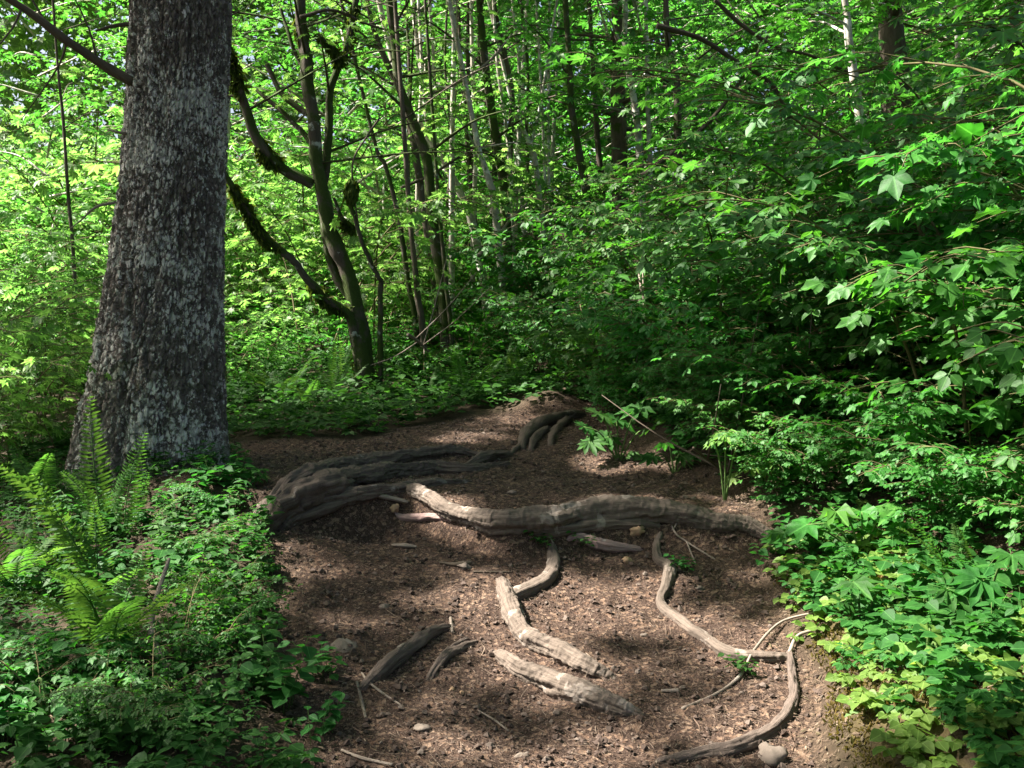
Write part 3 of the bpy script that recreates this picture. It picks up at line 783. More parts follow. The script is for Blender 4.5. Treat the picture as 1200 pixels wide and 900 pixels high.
def stick(pts, mat, label, name='twig', group='twigs on the trail', lift=.9, branches=()):
    m = MB()
    C, Rr = root_path(pts, lift, drop_ends=False); m.tube(C, np.maximum(Rr, .0012), 7, .2, 40, int(pts[0][0]))
    for b in branches:
        C, Rr = root_path(b, lift, drop_ends=False); m.tube(C, np.maximum(Rr, .001), 6, .2, 40, int(pts[0][0]))
    tag(m.build(name, M[mat]), label, 'twig', group)
stick([(958, 720, 1.5, 3), (915, 735, 1.8, 4), (885, 765, 2, 3), (868, 795, 2.2, 2), (840, 815, 2.5, 1), (800, 832, 2.5, .5)], 'twig', 'long bare twig lying across the right edge of the trail')
stick([(960, 742, 2, 4), (935, 752, 2.5, 3), (925, 768, 3, 1)], 'twig', 'short pale twig touching the top of the hooked root')
stick([(782, 598, 1, 3), (790, 625, 1.3, 3), (805, 640, 1.3, 2), (838, 657, 1.2, 1)], 'twig', 'thin forked twig hanging over the soil face under the crossing root', branches=[[(805, 640, 1.2, 2), (815, 662, 1, 1)], [(790, 622, 1.2, 2), (797, 610, 1, 4)]])
stick([(424, 790, 1.5, 1), (432, 800, 1.6, 1), (450, 815, 1.6, 1), (470, 828, 1.4, .5)], 'twig', 'thin pale twig below the splintered root ridge')
stick([(418, 800, 2, 0), (424, 822, 2, 0), (430, 848, 2, 0)], 'twig', 'curved rootlet left of the splintered ridge')
stick([(400, 880, 2, 1), (425, 890, 2.5, 1), (460, 899, 2.5, 1)], 'twig', 'pale twig at the lower left corner of the trail')
stick([(528, 727, 2.2, 1), (530, 742, 2.2, .3)], 'twig', 'stubby pale chip beside the top of the splintered ridge')
stick([(460, 641, 2, 1), (474, 641, 3, 1), (488, 643, 2, 1)], 'twig', 'short grey wood chip on the upper left trail')
stick([(515, 662, 1.5, 1), (535, 664, 3, 1), (552, 661, 3, 1)], 'twigdark', 'dark stick fragment on the mid left trail')
stick([(555, 672, 1.3, 1), (600, 671, 1.3, 1)], 'twigdark', 'thin dark twig left of the curled root')
stick([(560, 835, 1.2, 1), (580, 846, 1.5, 1), (596, 858, 1.3, 1)], 'twig', 'small pale twig right of the flat brown stone')
stick([(775, 811, 2, .5), (795, 810, 3, .5)], 'twig', 'pale wood chip beside the lowest root end')
stick([(432, 585, 3, 2), (455, 588, 3.5, 2), (478, 592, 2.5, 1)], 'twig', 'pale rootlet lying in the dark cavity under the thick root')
stick([(300, 560, 1.3, 4), (250, 555, 1.6, 5), (190, 560, 1.6, 5)], 'twig', 'thin pale twig on the ground under the conifer', group='fallen twigs')
stick([(640, 625, 1.2, 1), (650, 640, 1, .5)], 'twig', 'tiny rootlet dangling from the crossing root')
# dead fallen branch over the left bank
def deadbranch():
    m = MB()
    p = [at(198, 655, 3.35), at(182, 705, 3.15), at(177, 735, 3.05), at(186, 770, 2.95), at(207, 808, 2.85), at(232, 850, 2.75), at(268, 893, 2.65), at(300, 930, 2.55)]
    m.tube(catmull(p, 60), np.interp(np.linspace(0, 1, 60), [0, .3, .45, .7, 1], [.006, .011, .013, .015, .018]), 12, .2, 30, 5)
    m.tube(catmull([p[2], at(166, 715, 3.1), at(150, 690, 3.2)], 12), np.linspace(.006, .003, 12), 6)
    m.tube(catmull([p[3], at(210, 790, 2.9), at(214, 830, 2.8)], 12), np.linspace(.005, .002, 12), 6)
    tag(m.build('dead_branch', M['twig']), 'crooked grey dead branch lying through the plants on the left bank', 'branch')
deadbranch()

# ------------------------------------------------------------------ loose litter on the tread (nobody could count it)
def scatter_trail(n, seed, power=1.0):
    r = np.random.default_rng(seed); out = []
    tot = 0
    while tot < n:
        y = 2.2 + 5.4 * r.random(n * 3) ** 1.35; x = r.uniform(-2.0, 1.4, n * 3)
        k = trailmask(x, y) > r.random(n * 3) * .9 + .08
        out.append(np.stack([x[k], y[k]], -1)); tot += k.sum()
    return np.vstack(out)[:n]
def litter(n, seed, lmin, lmax, wmin, wmax):
    r = np.random.default_rng(seed); xy = scatter_trail(n, seed)
    z = ground(xy[:, 0], xy[:, 1]); e = .01
    dzx = (ground(xy[:, 0] + e, xy[:, 1]) - z) / e; dzy = (ground(xy[:, 0], xy[:, 1] + e) - z) / e
    Nn = nrm(np.stack([-dzx, -dzy, np.ones(n)], -1) + r.normal(0, .22, (n, 3)))
    T = r.normal(0, 1, (n, 3)); L = lmin + (lmax - lmin) * r.random(n) ** 2; W = wmin + (wmax - wmin) * r.random(n) ** 2
    Y = nrm(T - (T * Nn).sum(-1, keepdims=True) * Nn); X = np.cross(Y, Nn)
    P = np.stack([xy[:, 0], xy[:, 1], z + .0055 + W * .25], -1)
    bend = r.normal(0, .18, n)
    base = np.array([(0, -1, 0), (.8, -.4, .0), (-.8, -.4, 0), (0, -.3, .9), (.7, .45, 0), (-.7, .45, 0), (0, .4, .8), (0, 1, 0)], float)
    tri = np.array([(0, 1, 3), (0, 3, 2), (7, 6, 4), (7, 5, 6)]); qd = np.array([(1, 4, 6, 3), (2, 3, 6, 5)])
    ab = base[:, 1] ** 2
    V = P[:, None] + X[:, None] * (base[None, :, 0, None] * W[:, None, None] * .5 + (bend * L)[:, None, None] * ab[None, :, None] * .5) \
        + Y[:, None] * base[None, :, 1, None] * L[:, None, None] * .5 + Nn[:, None] * base[None, :, 2, None] * W[:, None, None] * .3
    off = (np.arange(n) * 8)[:, None, None]
    return V.reshape(-1, 3), [(tri[None] + off).reshape(-1, 3), (qd[None] + off).reshape(-1, 4)]
m = MB()
m.add(*litter(44000, 1, .010, .040, .0012, .0028)); m.add(*litter(10000, 2, .006, .017, .0025, .007)); m.add(*litter(800, 3, .03, .12, .002, .005))
tag(m.build('needle_litter', M['litter'], smooth=False), 'brown needles and bark chips strewn over the trail', 'litter', kind='stuff')
def verge_xy(n, seed):
    r = np.random.default_rng(seed); y = 1.75 + 5.2 * r.random(n) ** 1.3; e0, e1 = edges(0 * y, y)
    s = r.random(n) < .5
    return np.stack([np.where(s, e0 + .1 - 1.5 * r.random(n), e1 - .1 + 1.2 * r.random(n)), y], -1)
_st = scatter_trail
scatter_trail = lambda n, seed, power=1.0: verge_xy(n, seed)
m2 = MB(); m2.add(*litter(26000, 11, .010, .045, .0012, .003)); m2.add(*litter(11000, 12, .008, .026, .004, .012))
tag(m2.build('leaf_litter', M['duff'], smooth=False), 'dead leaves and twigs lying on both verges of the trail', 'litter', kind='stuff')
scatter_trail = _st
def crumbs(n, seed):
    r = np.random.default_rng(seed); xy = scatter_trail(n, seed); z = ground(xy[:, 0], xy[:, 1])
    base = np.array([(1, 0, 0), (.5, .87, 0), (-.5, .87, 0), (-1, 0, 0), (-.5, -.87, 0), (.5, -.87, 0), (.4, .3, .8), (-.4, .3, .7), (0, -.5, .8), (0, 0, -.6)], float)
    tri = [(0, 1, 6), (1, 2, 6), (2, 7, 6), (2, 3, 7), (3, 4, 7), (4, 8, 7), (4, 5, 8), (5, 0, 8), (0, 6, 8), (6, 7, 8)] + [(9, (k + 1) % 6, k) for k in range(6)]
    S = .0026 + .011 * r.random(n) ** 5
    jit = r.normal(0, .22, (n, 10, 3)); a = r.uniform(0, 6.28, n); c, s = np.cos(a), np.sin(a)
    B = base[None] + jit
    V = np.stack([B[..., 0] * c[:, None] - B[..., 1] * s[:, None], B[..., 0] * s[:, None] + B[..., 1] * c[:, None], B[..., 2] * .8], -1) * S[:, None, None]
    V += np.stack([xy[:, 0], xy[:, 1], z + .002 + S * .3], -1)[:, None]
    off = (np.arange(n) * 10)[:, None, None]
    return V.reshape(-1, 3), [(np.array(tri)[None] + off).reshape(-1, 3)]
m = MB(); m.add(*crumbs(11000, 5))
tag(m.build('soil_crumbs', M['crumb'], smooth=False), 'small soil crumbs and grit on the trail', 'grit', kind='stuff')
print('trail', time.time() - T0)

# ------------------------------------------------------------------ shrubs
VZ = np.array([0, 0, 1.])
def make_shrub(kind, seed, H=1.5, nst=9, spread=1.0, leaf=.09, dens=1.0, lean=math.pi):
    r = np.random.default_rng(seed); lv = Leaves(); mb = MB()
    for k in range(nst):
        az = lean + r.normal(0, 1.05) if r.random() < .75 else r.uniform(0, 6.28)
        L = H * r.uniform(.65, 1.2); u = np.linspace(0, 1, 14)[:, None]
        b = np.array([r.normal(0, .16), r.normal(0, .16), -.06])
        out = np.array([math.cos(az), math.sin(az), 0])
        d0 = out * r.uniform(.15, .5) + VZ; d1 = out * spread + VZ * r.uniform(-.35, .15)
        D = nrm(d0 * (1 - u ** 1.2) + d1 * u ** 1.2); path = b + np.cumsum(D, axis=0) * L / 13
        mb.tube(path, np.linspace(.008, .0025, 14), 5)
        nt = int(11 * dens)
        for q in range(nt):
            uu = .18 + .82 * (q + r.random()) / nt; p0 = path[min(13, int(uu * 13))]; sd = 1 if q % 2 else -1
            aa = az + sd * R(r.uniform(25, 85)); TL = r.uniform(.20, .46) * (1.25 - .5 * uu) * (H / 1.5) ** .5
            td = np.array([math.cos(aa), math.sin(aa), r.uniform(-.18, .25)])
            tip = p0 + td * TL + (0, 0, -.1 * TL)
            tp = catmull([p0, p0 + td * TL * .5 + (0, 0, .02), tip], 6)
            mb.tube(tp, np.linspace(.0028, .0012, 6), 4)
            side = np.array([-td[1], td[0], 0])
            n = max(3, int(TL / (leaf * .62)))
            for c in range(n + 1):
                f = (c + .6) / (n + .6); pp = tp[min(5, int(f * 5))] * (1) 
                ss = 0 if c == n else (1 if c % 2 else -1)
                T = td * .65 + side * ss * .85 + VZ * r.uniform(-.5, -.05) + r.normal(0, .18, 3)
                Nn = VZ + np.array([-.22, -.16, 0]) + r.normal(0, .26, 3)
                lv.add(pp + r.normal(0, .008, 3), T, Nn, leaf * r.uniform(.6, 1.25))
    return mb, lv

def shrub_proto(name, label, cat, bases, mat, seed, **k):
    mb, lv = make_shrub(name, seed, **k)
    root = empty(name, (0, 0, 0)); tag(root, label, cat)
    mb.build('stems', M['stem'], root)
    obj('foliage', lv.mesh('foliage', bases, M[mat], seed=seed), root)
    return root
protos = {}
for s in range(3): protos['tri', s] = dict(name='leafy_shrub', bases=TRI, mat='leaf_shrub', seed=100 + s, H=1.25, nst=13, leaf=.098, dens=1.35)
for s in range(2): protos['thim', s] = dict(name='thimbleberry_shrub', bases=THIM, mat='leaf_thim', seed=200 + s, H=1.2, nst=12, leaf=.098, dens=1.3)
for s in range(2): protos['map', s] = dict(name='vine_maple_shrub', bases=MAP, mat='leaf_maple', seed=300 + s, H=1.9, nst=8, leaf=.10, dens=1.35)
for s in range(2): protos['light', s] = dict(name='bright_maple_shrub', bases=MAP, mat='leaf_light', seed=330 + s, H=1.9, nst=8, leaf=.115, dens=1.3)  # maple shrub again, with sunlight painted into its leaf colour
_made = {}
def place_shrub(key, x, y, rz, s, label, group, dz=0.):
    if key not in _made:
        o = shrub_proto(label=label, cat='shrub', **protos[key]); _made[key] = o
    else: o = copy_tree(_made[key])
    o.location = (x, y, gz(x, y) - .03 + dz); o.rotation_euler = (random.uniform(-.06, .06), random.uniform(-.06, .06), rz)
    o.scale = (s, s, s * random.uniform(.92, 1.08))
    tag(o, label, 'shrub', group)
    return o
ORD = ['first', 'second', 'third', 'fourth', 'fifth', 'sixth', 'seventh', 'eighth', 'ninth', 'tenth', 'eleventh', 'twelfth', 'thirteenth', 'fourteenth', 'fifteenth']
LOOK = {'light': 'maple shrub with sun-painted leaves', 'tri': 'small-leaved green shrub', 'thim': 'broad-leaved green shrub', 'map': 'lobe-leaved maple shrub'}
# three rows up the right bank: front row beside the tread, then two behind it
rowspec = [('lowest', [(1.22, 4.75, .42, 'tri'), (1.16, 5.25, .46, 'tri'), (1.34, 4.3, .38, 'tri'), (1.42, 4.15, .34, 'tri'), (1.36, 4.6, .38, 'thim'), (1.28, 5.0, .36, 'tri'), (1.06, 5.5, .4, 'tri'), (.88, 6.05, .42, 'thim'), (.78, 6.6, .4, 'tri')]),
           ('front', [(1.95, 3.0, .45, 'thim'), (1.7, 3.7, .5, 'tri'), (1.66, 4.05, .6, 'thim'), (1.60, 4.65, .62, 'tri'), (1.42, 5.2, .62, 'tri'), (1.22, 5.6, .72, 'tri'), (1.12, 6.2, .8, 'tri'), (1.0, 6.9, .85, 'thim'), (.75, 7.7, .8, 'tri'), (.5, 8.5, .8, 'tri')]),
           ('middle', [(2.15, 3.2, 1.0, 'tri'), (2.1, 3.9, 1.1, 'thim'), (2.05, 4.6, 1.1, 'tri'), (1.95, 5.4, 1.1, 'tri'), (1.8, 6.2, 1.15, 'tri'), (1.6, 7.1, 1.2, 'thim'), (1.4, 8.1, 1.2, 'tri'), (1.1, 9.2, 1.2, 'tri'), (.5, 10., 1.15, 'tri')]),
           ('third', [(2.75, 3.6, 1.15, 'map'), (2.7, 4.4, 1.25, 'thim'), (2.6, 5.2, 1.3, 'tri'), (2.6, 6.2, 1.35, 'map'), (2.5, 7.3, 1.35, 'tri'), (2.3, 8.4, 1.3, 'map'), (2.0, 9.6, 1.3, 'tri'), (1.6, 11, 1.3, 'map')]),
           ('rear', [(3.5, 4.6, 1.45, 'map'), (3.5, 5.8, 1.5, 'tri'), (3.5, 7.0, 1.6, 'map'), (3.5, 8.4, 1.6, 'tri'), (3.3, 10, 1.6, 'map'), (3.0, 11.8, 1.5, 'map'), (4.7, 6.4, 1.9, 'map'), (4.9, 8.6, 2.0, 'map'), (4.9, 11, 2.0, 'map')])]
cnt = 0
for row, lst in rowspec:
    for k, (x, y, s, kd) in enumerate(lst):
        cnt += 1; v = cnt % (3 if kd == 'tri' else 2)
        place_shrub((kd, v), x + random.uniform(-.08, .08), y, random.uniform(-.7, .9), s,
                    f'{LOOK[kd]} on the right bank, {ORD[k]} one up the slope in the {row} row', 'shrubs on the right bank')
for k, (x, y, s, kd) in enumerate([(-1.0, 3.0, .26, 'tri'), (-1.35, 2.75, .34, 'thim'), (-1.0, 3.5, .22, 'tri'), (-1.25, 3.9, .2, 'thim'), (-.92, 2.6, .24, 'tri'), (-1.3, 4.35, .18, 'tri')]):
    place_shrub((kd, k % 2), x, y, random.uniform(0, 6.28), s, f'{LOOK[kd]} growing low on the left bank, {ORD[k]} of the small ones there', 'small shrubs on the left bank')
# left side behind and beside the conifer
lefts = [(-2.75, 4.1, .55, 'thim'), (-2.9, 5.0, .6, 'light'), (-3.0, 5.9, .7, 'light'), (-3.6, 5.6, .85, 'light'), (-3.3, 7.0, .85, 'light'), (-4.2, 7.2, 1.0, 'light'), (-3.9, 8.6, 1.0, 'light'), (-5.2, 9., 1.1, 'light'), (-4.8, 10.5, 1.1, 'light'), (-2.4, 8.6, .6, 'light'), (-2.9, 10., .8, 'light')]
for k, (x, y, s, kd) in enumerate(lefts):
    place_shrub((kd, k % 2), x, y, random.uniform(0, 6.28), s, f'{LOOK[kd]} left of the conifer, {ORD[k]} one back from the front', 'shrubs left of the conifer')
mids = [(-1.5, 9.3, .55, 'tri'), (-.8, 8.9, .5, 'thim'), (-.3, 9.2, .6, 'tri'), (-.9, 10.2, .7, 'map'), (.1, 10.4, .8, 'tri'), (-1.7, 11., .7, 'map'), (-.4, 11.8, .9, 'map'), (.7, 12.2, 1.0, 'map'), (-2.2, 12.4, .9, 'map')]
for k, (x, y, s, kd) in enumerate(mids):
    place_shrub((kd, k % 2), x, y, random.uniform(0, 6.28), s, f'{LOOK[kd]} under the slender trunks, {ORD[k]} one back beyond the trail end', 'shrubs beyond the trail end')
print('shrubs', time.time() - T0)

# bright bushes on the slope that falls away behind the conifer
r = np.random.default_rng(515); k = 0
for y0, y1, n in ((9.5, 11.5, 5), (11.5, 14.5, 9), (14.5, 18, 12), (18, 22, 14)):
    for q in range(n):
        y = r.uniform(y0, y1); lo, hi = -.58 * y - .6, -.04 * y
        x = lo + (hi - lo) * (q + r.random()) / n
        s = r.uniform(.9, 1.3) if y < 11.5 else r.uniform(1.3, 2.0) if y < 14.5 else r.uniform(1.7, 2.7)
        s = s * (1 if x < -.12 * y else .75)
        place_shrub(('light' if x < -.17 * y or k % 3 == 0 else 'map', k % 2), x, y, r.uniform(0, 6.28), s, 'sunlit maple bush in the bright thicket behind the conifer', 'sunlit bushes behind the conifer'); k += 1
# ------------------------------------------------------------------ trees
def limb_leaves(lv, path, r, leaf, n, spread, up=.0, start=.2):
    """flat sprays of paired leaves along one limb"""
    m = len(path)
    T = nrm(np.gradient(path, axis=0))
    for q in range(n):
        u = start + (1 - start) * (q + r.random()) / n; k = min(m - 1, int(u * (m - 1)))
        sd = 1 if q % 2 else -1
        t = T[k]; side = nrm(np.cross(t, VZ) + 1e-6) * sd
        td = nrm(side * r.uniform(.5, 1) + t * r.uniform(.2, .8) + VZ * r.uniform(-.25, .15 + up))
        L = spread * r.uniform(.5, 1.1) * (1.15 - .5 * u); c = max(3, int(L / (leaf * .75)))
        f = (np.arange(c) + .7) / c; P = path[k] + td * (L * f)[:, None] + VZ * (-.12 * L * f ** 2)[:, None]
        s2 = nrm(np.cross(td, VZ)); a = np.where(np.arange(c) % 2, 1., -1.)[:, None]; a[-1] = 0
        lv.add(P + r.normal(0, .02, (c, 3)), td * .6 + s2 * a * .8 + VZ * -.25 + r.normal(0, .22, (c, 3)), VZ + np.array([-.15, -.1, 0]) + r.normal(0, .3, (c, 3)), leaf * r.uniform(.65, 1.2, c))

def tree_parts(paths, rads, seed, leaf=.11, nlimb=18, zlo=.8, limbL=1.3, dens=1., spread=.55, moss=False):
    r = np.random.default_rng(seed); tr = MB(); lv = Leaves(); lb = MB()
    for k, (p, rd) in enumerate(zip(paths, rads)):
        tr.tube(p, rd, 10, .12, 25, seed + k)
        n = int(nlimb / len(paths)) + 1
        for q in range(n):
            u = (q + r.random()) / n; i = int(u * (len(p) - 1))
            if p[i][2] - paths[0][0][2] < zlo: continue
            az = q * 2.4 + r.uniform(-.5, .5); L = limbL * r.uniform(.6, 1.2) * (1.15 - .5 * u)
            d = np.array([math.cos(az), math.sin(az), r.uniform(.1, .7)])
            path = catmull([p[i], p[i] + d * L * .5, p[i] + d * L * .9 + (0, 0, -.1 * L)], 9)
            lb.tube(path, np.linspace(max(.004, .4 * rd[i]), .003, 9), 5)
            limb_leaves(lv, path, r, leaf, int(7 * dens), spread)
    return tr, lb, lv

def poly_path(pix, d, d_top=None, ztop=7.5, n=40, jitter=0.):
    """stem through traced points at a real distance, continued to the ground and above the frame"""
    d_top = d if d_top is None else d_top
    ds = np.linspace(d_top, d, len(pix)); pts = [at(px, py, dd) for (px, py), dd in zip(pix, ds)]   # top first
    lowp = pts[-1]; sl = (pts[-1] - pts[-2]) / max(1e-3, abs(pts[-1][2] - pts[-2][2])) * .5
    g = gz(lowp[0], lowp[1])
    if lowp[2] - g > .05:
        dz = lowp[2] - g + .1; pts.append(np.array([lowp[0] + np.clip(sl[0], -.3, .3) * dz, lowp[1], g - .1]))
    else: pts[-1][2] = g - .1
    up = pts[0] - pts[1]; up = up / max(.05, up[2])
    while pts[0][2] < ztop:
        p = pts[0] + np.array([np.clip(up[0], -.35, .35) * .8, 0, 1.2]); pts.insert(0, p)
    return catmull(pts[::-1], n)

def traced_tree(name, label, pix_list, d, wpx, bark, seed, leafy=True, mat='leaf_maple', group=None, ztop=6.5, nlimb=14, zlo=1.2, dens=1., cat='tree', limbL=1.2):
    paths = []; rads = []
    for k, pix in enumerate(pix_list):
        p = poly_path(pix, d, ztop=ztop if len(pix) > 1 else 3)
        w0 = wpx[k] * d / F / 2
        paths.append(p); rads.append(w0 * np.interp(np.linspace(0, 1, len(p)), [0, .08, .3, 1], [1.35, 1.1, 1., .45]))
    base = paths[0][0].copy(); base[2] += .1
    root = empty(name, tuple(base)); tag(root, label, cat, group)
    paths = [p - base for p in paths]
    tr, lb, lv = tree_parts(paths, rads, seed, nlimb=nlimb, zlo=zlo, dens=dens, limbL=limbL)
    tr.merge(lb); tr.build('trunk', M[bark], root)
    if lv.p: obj('crown', lv.mesh('crown', MAP, M[mat], keep=lambda P: sun_gate(P + base), seed=seed), root)
    return root, paths, rads

# the mossy multi-stemmed maple left of centre
def mossy_maple():
    d = 8.2
    stems = [([(348, -30), (352, 40), (360, 85), (370, 150), (371, 200), (380, 245), (395, 290), (412, 340), (432, 388)], 16),
             ([(418, -20), (412, 20), (402, 65), (388, 105), (385, 150), (383, 190), (381, 235), (384, 280), (392, 320), (415, 365), (428, 388)], 10),
             ([(262, 40), (272, 75), (285, 120), (300, 160), (318, 185), (340, 202), (366, 216)], 11),
             ([(262, 200), (285, 240), (310, 275), (340, 302), (362, 328), (385, 352), (412, 378), (424, 390)], 10),
             ([(310, 75), (330, 110), (352, 128), (372, 140)], 8),
             ([(300, 105), (330, 130), (350, 150), (368, 170)], 6),
             ([(398, 300), (408, 330), (420, 360), (436, 392)], 12),
             ([(372, 40), (392, 60), (398, 75)], 4), ([(330, 10), (345, 60), (366, 110)], 5), ([(392, 232), (400, 250), (412, 268)], 5),
             ([(408, 240), (420, 280), (432, 305), (442, 325), (446, 345), (444, 372)], 6)]
    base = at(432, 392, d); base[2] = gz(base[0], base[1])
    root = empty('mossy_maple_tree', tuple(base)); tag(root, 'dark mossy maple with several crooked stems standing behind the conifer', 'tree')
    tr = MB(); ms = Leaves(); lv = Leaves(); lb = MB(); r = np.random.default_rng(77)
    allp = []
    for k, (pix, w) in enumerate(stems):
        dd = d + (0, .15, -.25, -.5, .1, .2, .12, 0, .1, -.1, -.3)[k]
        pts = [at(px, py, dd + (d - dd) * i / (len(pix) - 1)) - base for i, (px, py) in enumerate(pix)]
        if k in (0, 1, 2):
            up = nrm(pts[0] - pts[1])
            for e in range(4): pts.insert(0, pts[0] + nrm(up + VZ * .4 * (e + 1)) * 1.0)
        if k in (0, 1, 3, 6, 10): pts[-1][2] = -.12
        p = catmull(pts[::-1], 70); w0 = w * d / F / 2
        rd = w0 * np.interp(np.linspace(0, 1, 70), [0, .1, .4, 1], [1.5 if k in (0,) else 1.15, 1.1, .95, .45 if k < 3 else .7])
        p = p + np.stack([fbm(p, 2.5, 3, k), fbm(p + 5, 2.5, 3, k), 0 * p[:, 0]], -1) * .035 * smooth(0, .15, np.linspace(0, 1, 70))[:, None]
        tr.tube(p, rd, 14, .22, 16, 60 + k); allp.append((p, rd))
        # moss fringe
        nm = int(150 * w * (1.8 if k in (2, 3) else .8))
        i = r.integers(0, 69, nm); a = r.uniform(0, 6.28, nm)
        zone = fbm(p[i], 1.8, 2, 9) + (.45 if k in (2,) else .0 if k < 10 else -.25)
        i = i[zone > 0]; a = a[zone > 0]; nm = len(i)
        off = np.stack([np.cos(a), np.sin(a) * .6, np.sin(a) * .8], -1)
        ms.add(p[i] + off * rd[i][:, None] * .95, off * .5 - VZ * .7 + r.normal(0, .3, (nm, 3)), off + r.normal(0, .3, (nm, 3)), r.uniform(.025, .075, nm) * (1.3 if k == 2 else 1))
        if k < 3:
            for q in range(9):
                ii = int(70 * (.35 + .64 * (q + r.random()) / 9)); ii = min(ii, 69); az = q * 2.4
                L = r.uniform(.8, 1.7); dv = np.array([math.cos(az), math.sin(az), r.uniform(.1, .6)])
                path = catmull([p[ii], p[ii] + dv * L * .5, p[ii] + dv * L + (0, 0, -.1)], 9); lb.tube(path, np.linspace(.012, .003, 9), 5)
                limb_leaves(lv, path, r, .10, 7, .5)
    # twiggy bits and the hanging ball of moss
    c = at(412, 222, d - .3) - base
    nb = 900; D = nrm(r.normal(0, 1, (nb, 3))); rad = np.array([.048, .048, .10])
    mb = MB(); mb.tube(catmull([at(445, 138, d - .1) - base, at(430, 160, d - .2) - base, at(415, 185, d - .3) - base, at(413, 215, d - .3) - base, at(420, 262, d - .3) - base], 24), np.linspace(.009, .006, 24), 6)
    mb.build('twig', M['twigdark'], root)
    ml = Leaves(); ml.add(c + D * rad * r.uniform(.2, 1, (nb, 1)), D * .5 - VZ * .8, D, r.uniform(.03, .07, nb))
    obj('moss_clump', ml.mesh('moss_clump', LANC, M['leaf_moss']), root)
    tr.merge(lb); tr.build('trunk', M['mossbark'], root)
    obj('moss', ms.mesh('moss', LANC, M['leaf_moss']), root)
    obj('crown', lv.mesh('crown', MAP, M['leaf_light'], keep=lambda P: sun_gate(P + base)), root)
mossy_maple()

TR = [('slender dark trunk leaning left just right of the mossy maple', [[(455, -10), (463, 57), (467, 97), (483, 140), (500, 187), (505, 240), (512, 293), (520, 350)]], 9.5, [13], 'mossbark'),
      ('thin dark trunk crossing behind the dark leaning one', [[(428, -10), (440, 40), (452, 70), (470, 110), (482, 150)]], 10.2, [8], 'darkbark'),
      ('pale sunlit trunk close behind the dark leaning trunk', [[(483, -10), (490, 60), (497, 100), (503, 165), (512, 235), (520, 300)]], 11.5, [8], 'palebark'),
      ('pale trunk leaning left with white patches near the centre', [[(470, 110), (492, 145), (520, 190), (545, 240), (560, 290)]], 10.8, [9], 'palebark'),
      ('pair of dark straight trunks left of the top centre', [[(537, -10), (540, 75), (545, 130), (550, 200), (556, 260)], [(549, -10), (548, 70), (552, 140), (556, 260)]], 12, [6, 5], 'darkbark'),
      ('tall trunk half pale half dark near the top centre', [[(561, -10), (565, 40), (572, 100), (582, 167), (590, 217), (594, 285)]], 10.5, [11], 'mossbark'),
      ('crooked thin trunk right of the half pale trunk', [[(576, -10), (590, 57), (600, 110), (598, 160), (594, 285)]], 11, [7], 'darkbark'),
      ('short leaning white stem low in the thicket centre', [[(560, 170), (566, 190), (574, 215), (580, 245)]], 10, [8], 'palebark'),
      ('forked pale stem leaning left under the centre foliage', [[(600, 120), (612, 150), (622, 172), (630, 210)], [(632, 130), (622, 172), (630, 210)]], 11, [6, 4], 'palebark'),
      ('very thin white trunk right of centre', [[(655, -10), (653, 73), (648, 167), (646, 240)]], 13, [5], 'palebark'),
      ('dark mossy trunk with white spots right of centre', [[(662, -10), (667, 67), (670, 127), (680, 187), (688, 235)]], 10.5, [9], 'mossbark'),
      ('stout dark trunk at the top right of centre', [[(722, -10), (725, 67), (724, 113), (726, 180)]], 12, [18], 'darkbark'),
      ('pale slanting trunk touching the stout dark one', [[(733, -10), (733, 60), (743, 117), (750, 190)]], 11.5, [8], 'palebark'),
      ('thin spotted white trunk right of the stout dark trunk', [[(757, -10), (758, 67), (759, 123), (762, 200)]], 11.5, [6], 'palebark'),
      ('dim dark trunk right of the spotted white trunk', [[(780, -10), (783, 50), (793, 100), (794, 190)]], 10.5, [9], 'darkbark'),
      ('bright white birch-like trunk in the upper right shade', [[(988, -20), (993, 25), (995, 50), (1001, 90), (1008, 140), (1014, 200)]], 7.6, [11], 'palebark'),
      ('broad dark trunk at the top right corner', [[(1040, -20), (1045, 40), (1050, 120), (1056, 200)]], 9, [34], 'darkbark'),
      ('short dim trunk stub at the right edge shade', [[(1122, 60), (1124, 100), (1128, 140), (1130, 190)]], 8, [7], 'palebark'),
      ('dark trunk at the far right edge of the shade', [[(1190, -20), (1188, 60), (1192, 140), (1196, 200)]], 8.5, [12], 'darkbark'),
      ('slim stem left of the conifer in bright foliage', [[(68, 80), (74, 140), (80, 230), (86, 300)]], 9, [4], 'darkbark'),
      ('thin pale trunk seen right beside the conifer edge', [[(268, 110), (266, 170), (262, 240), (262, 330)]], 13, [7], 'palebark'),
      ('curved thin sapling left of the mossy maple moss', [[(440, 170), (452, 195), (468, 260), (478, 330), (486, 370)]], 9.6, [6], 'mossbark'),
      ('dark sapling with forks low behind the trail end', [[(480, 250), (486, 310), (490, 350), (494, 375)]], 9.2, [7], 'darkbark'),
      ('thin pale sapling leaning at the thicket edge', [[(515, 250), (520, 300), (524, 345), (528, 380)]], 9.4, [5], 'mossbark'),
      ('slim dark trunk between the centre trunks', [[(618, -10), (614, 60), (612, 110), (606, 200)]], 13, [6], 'palebark'),
      ('dark upright trunk between centre and right thicket', [[(690, -10), (695, 80), (700, 160), (706, 230)]], 12.5, [7], 'darkbark')]
_r = np.random.default_rng(808)
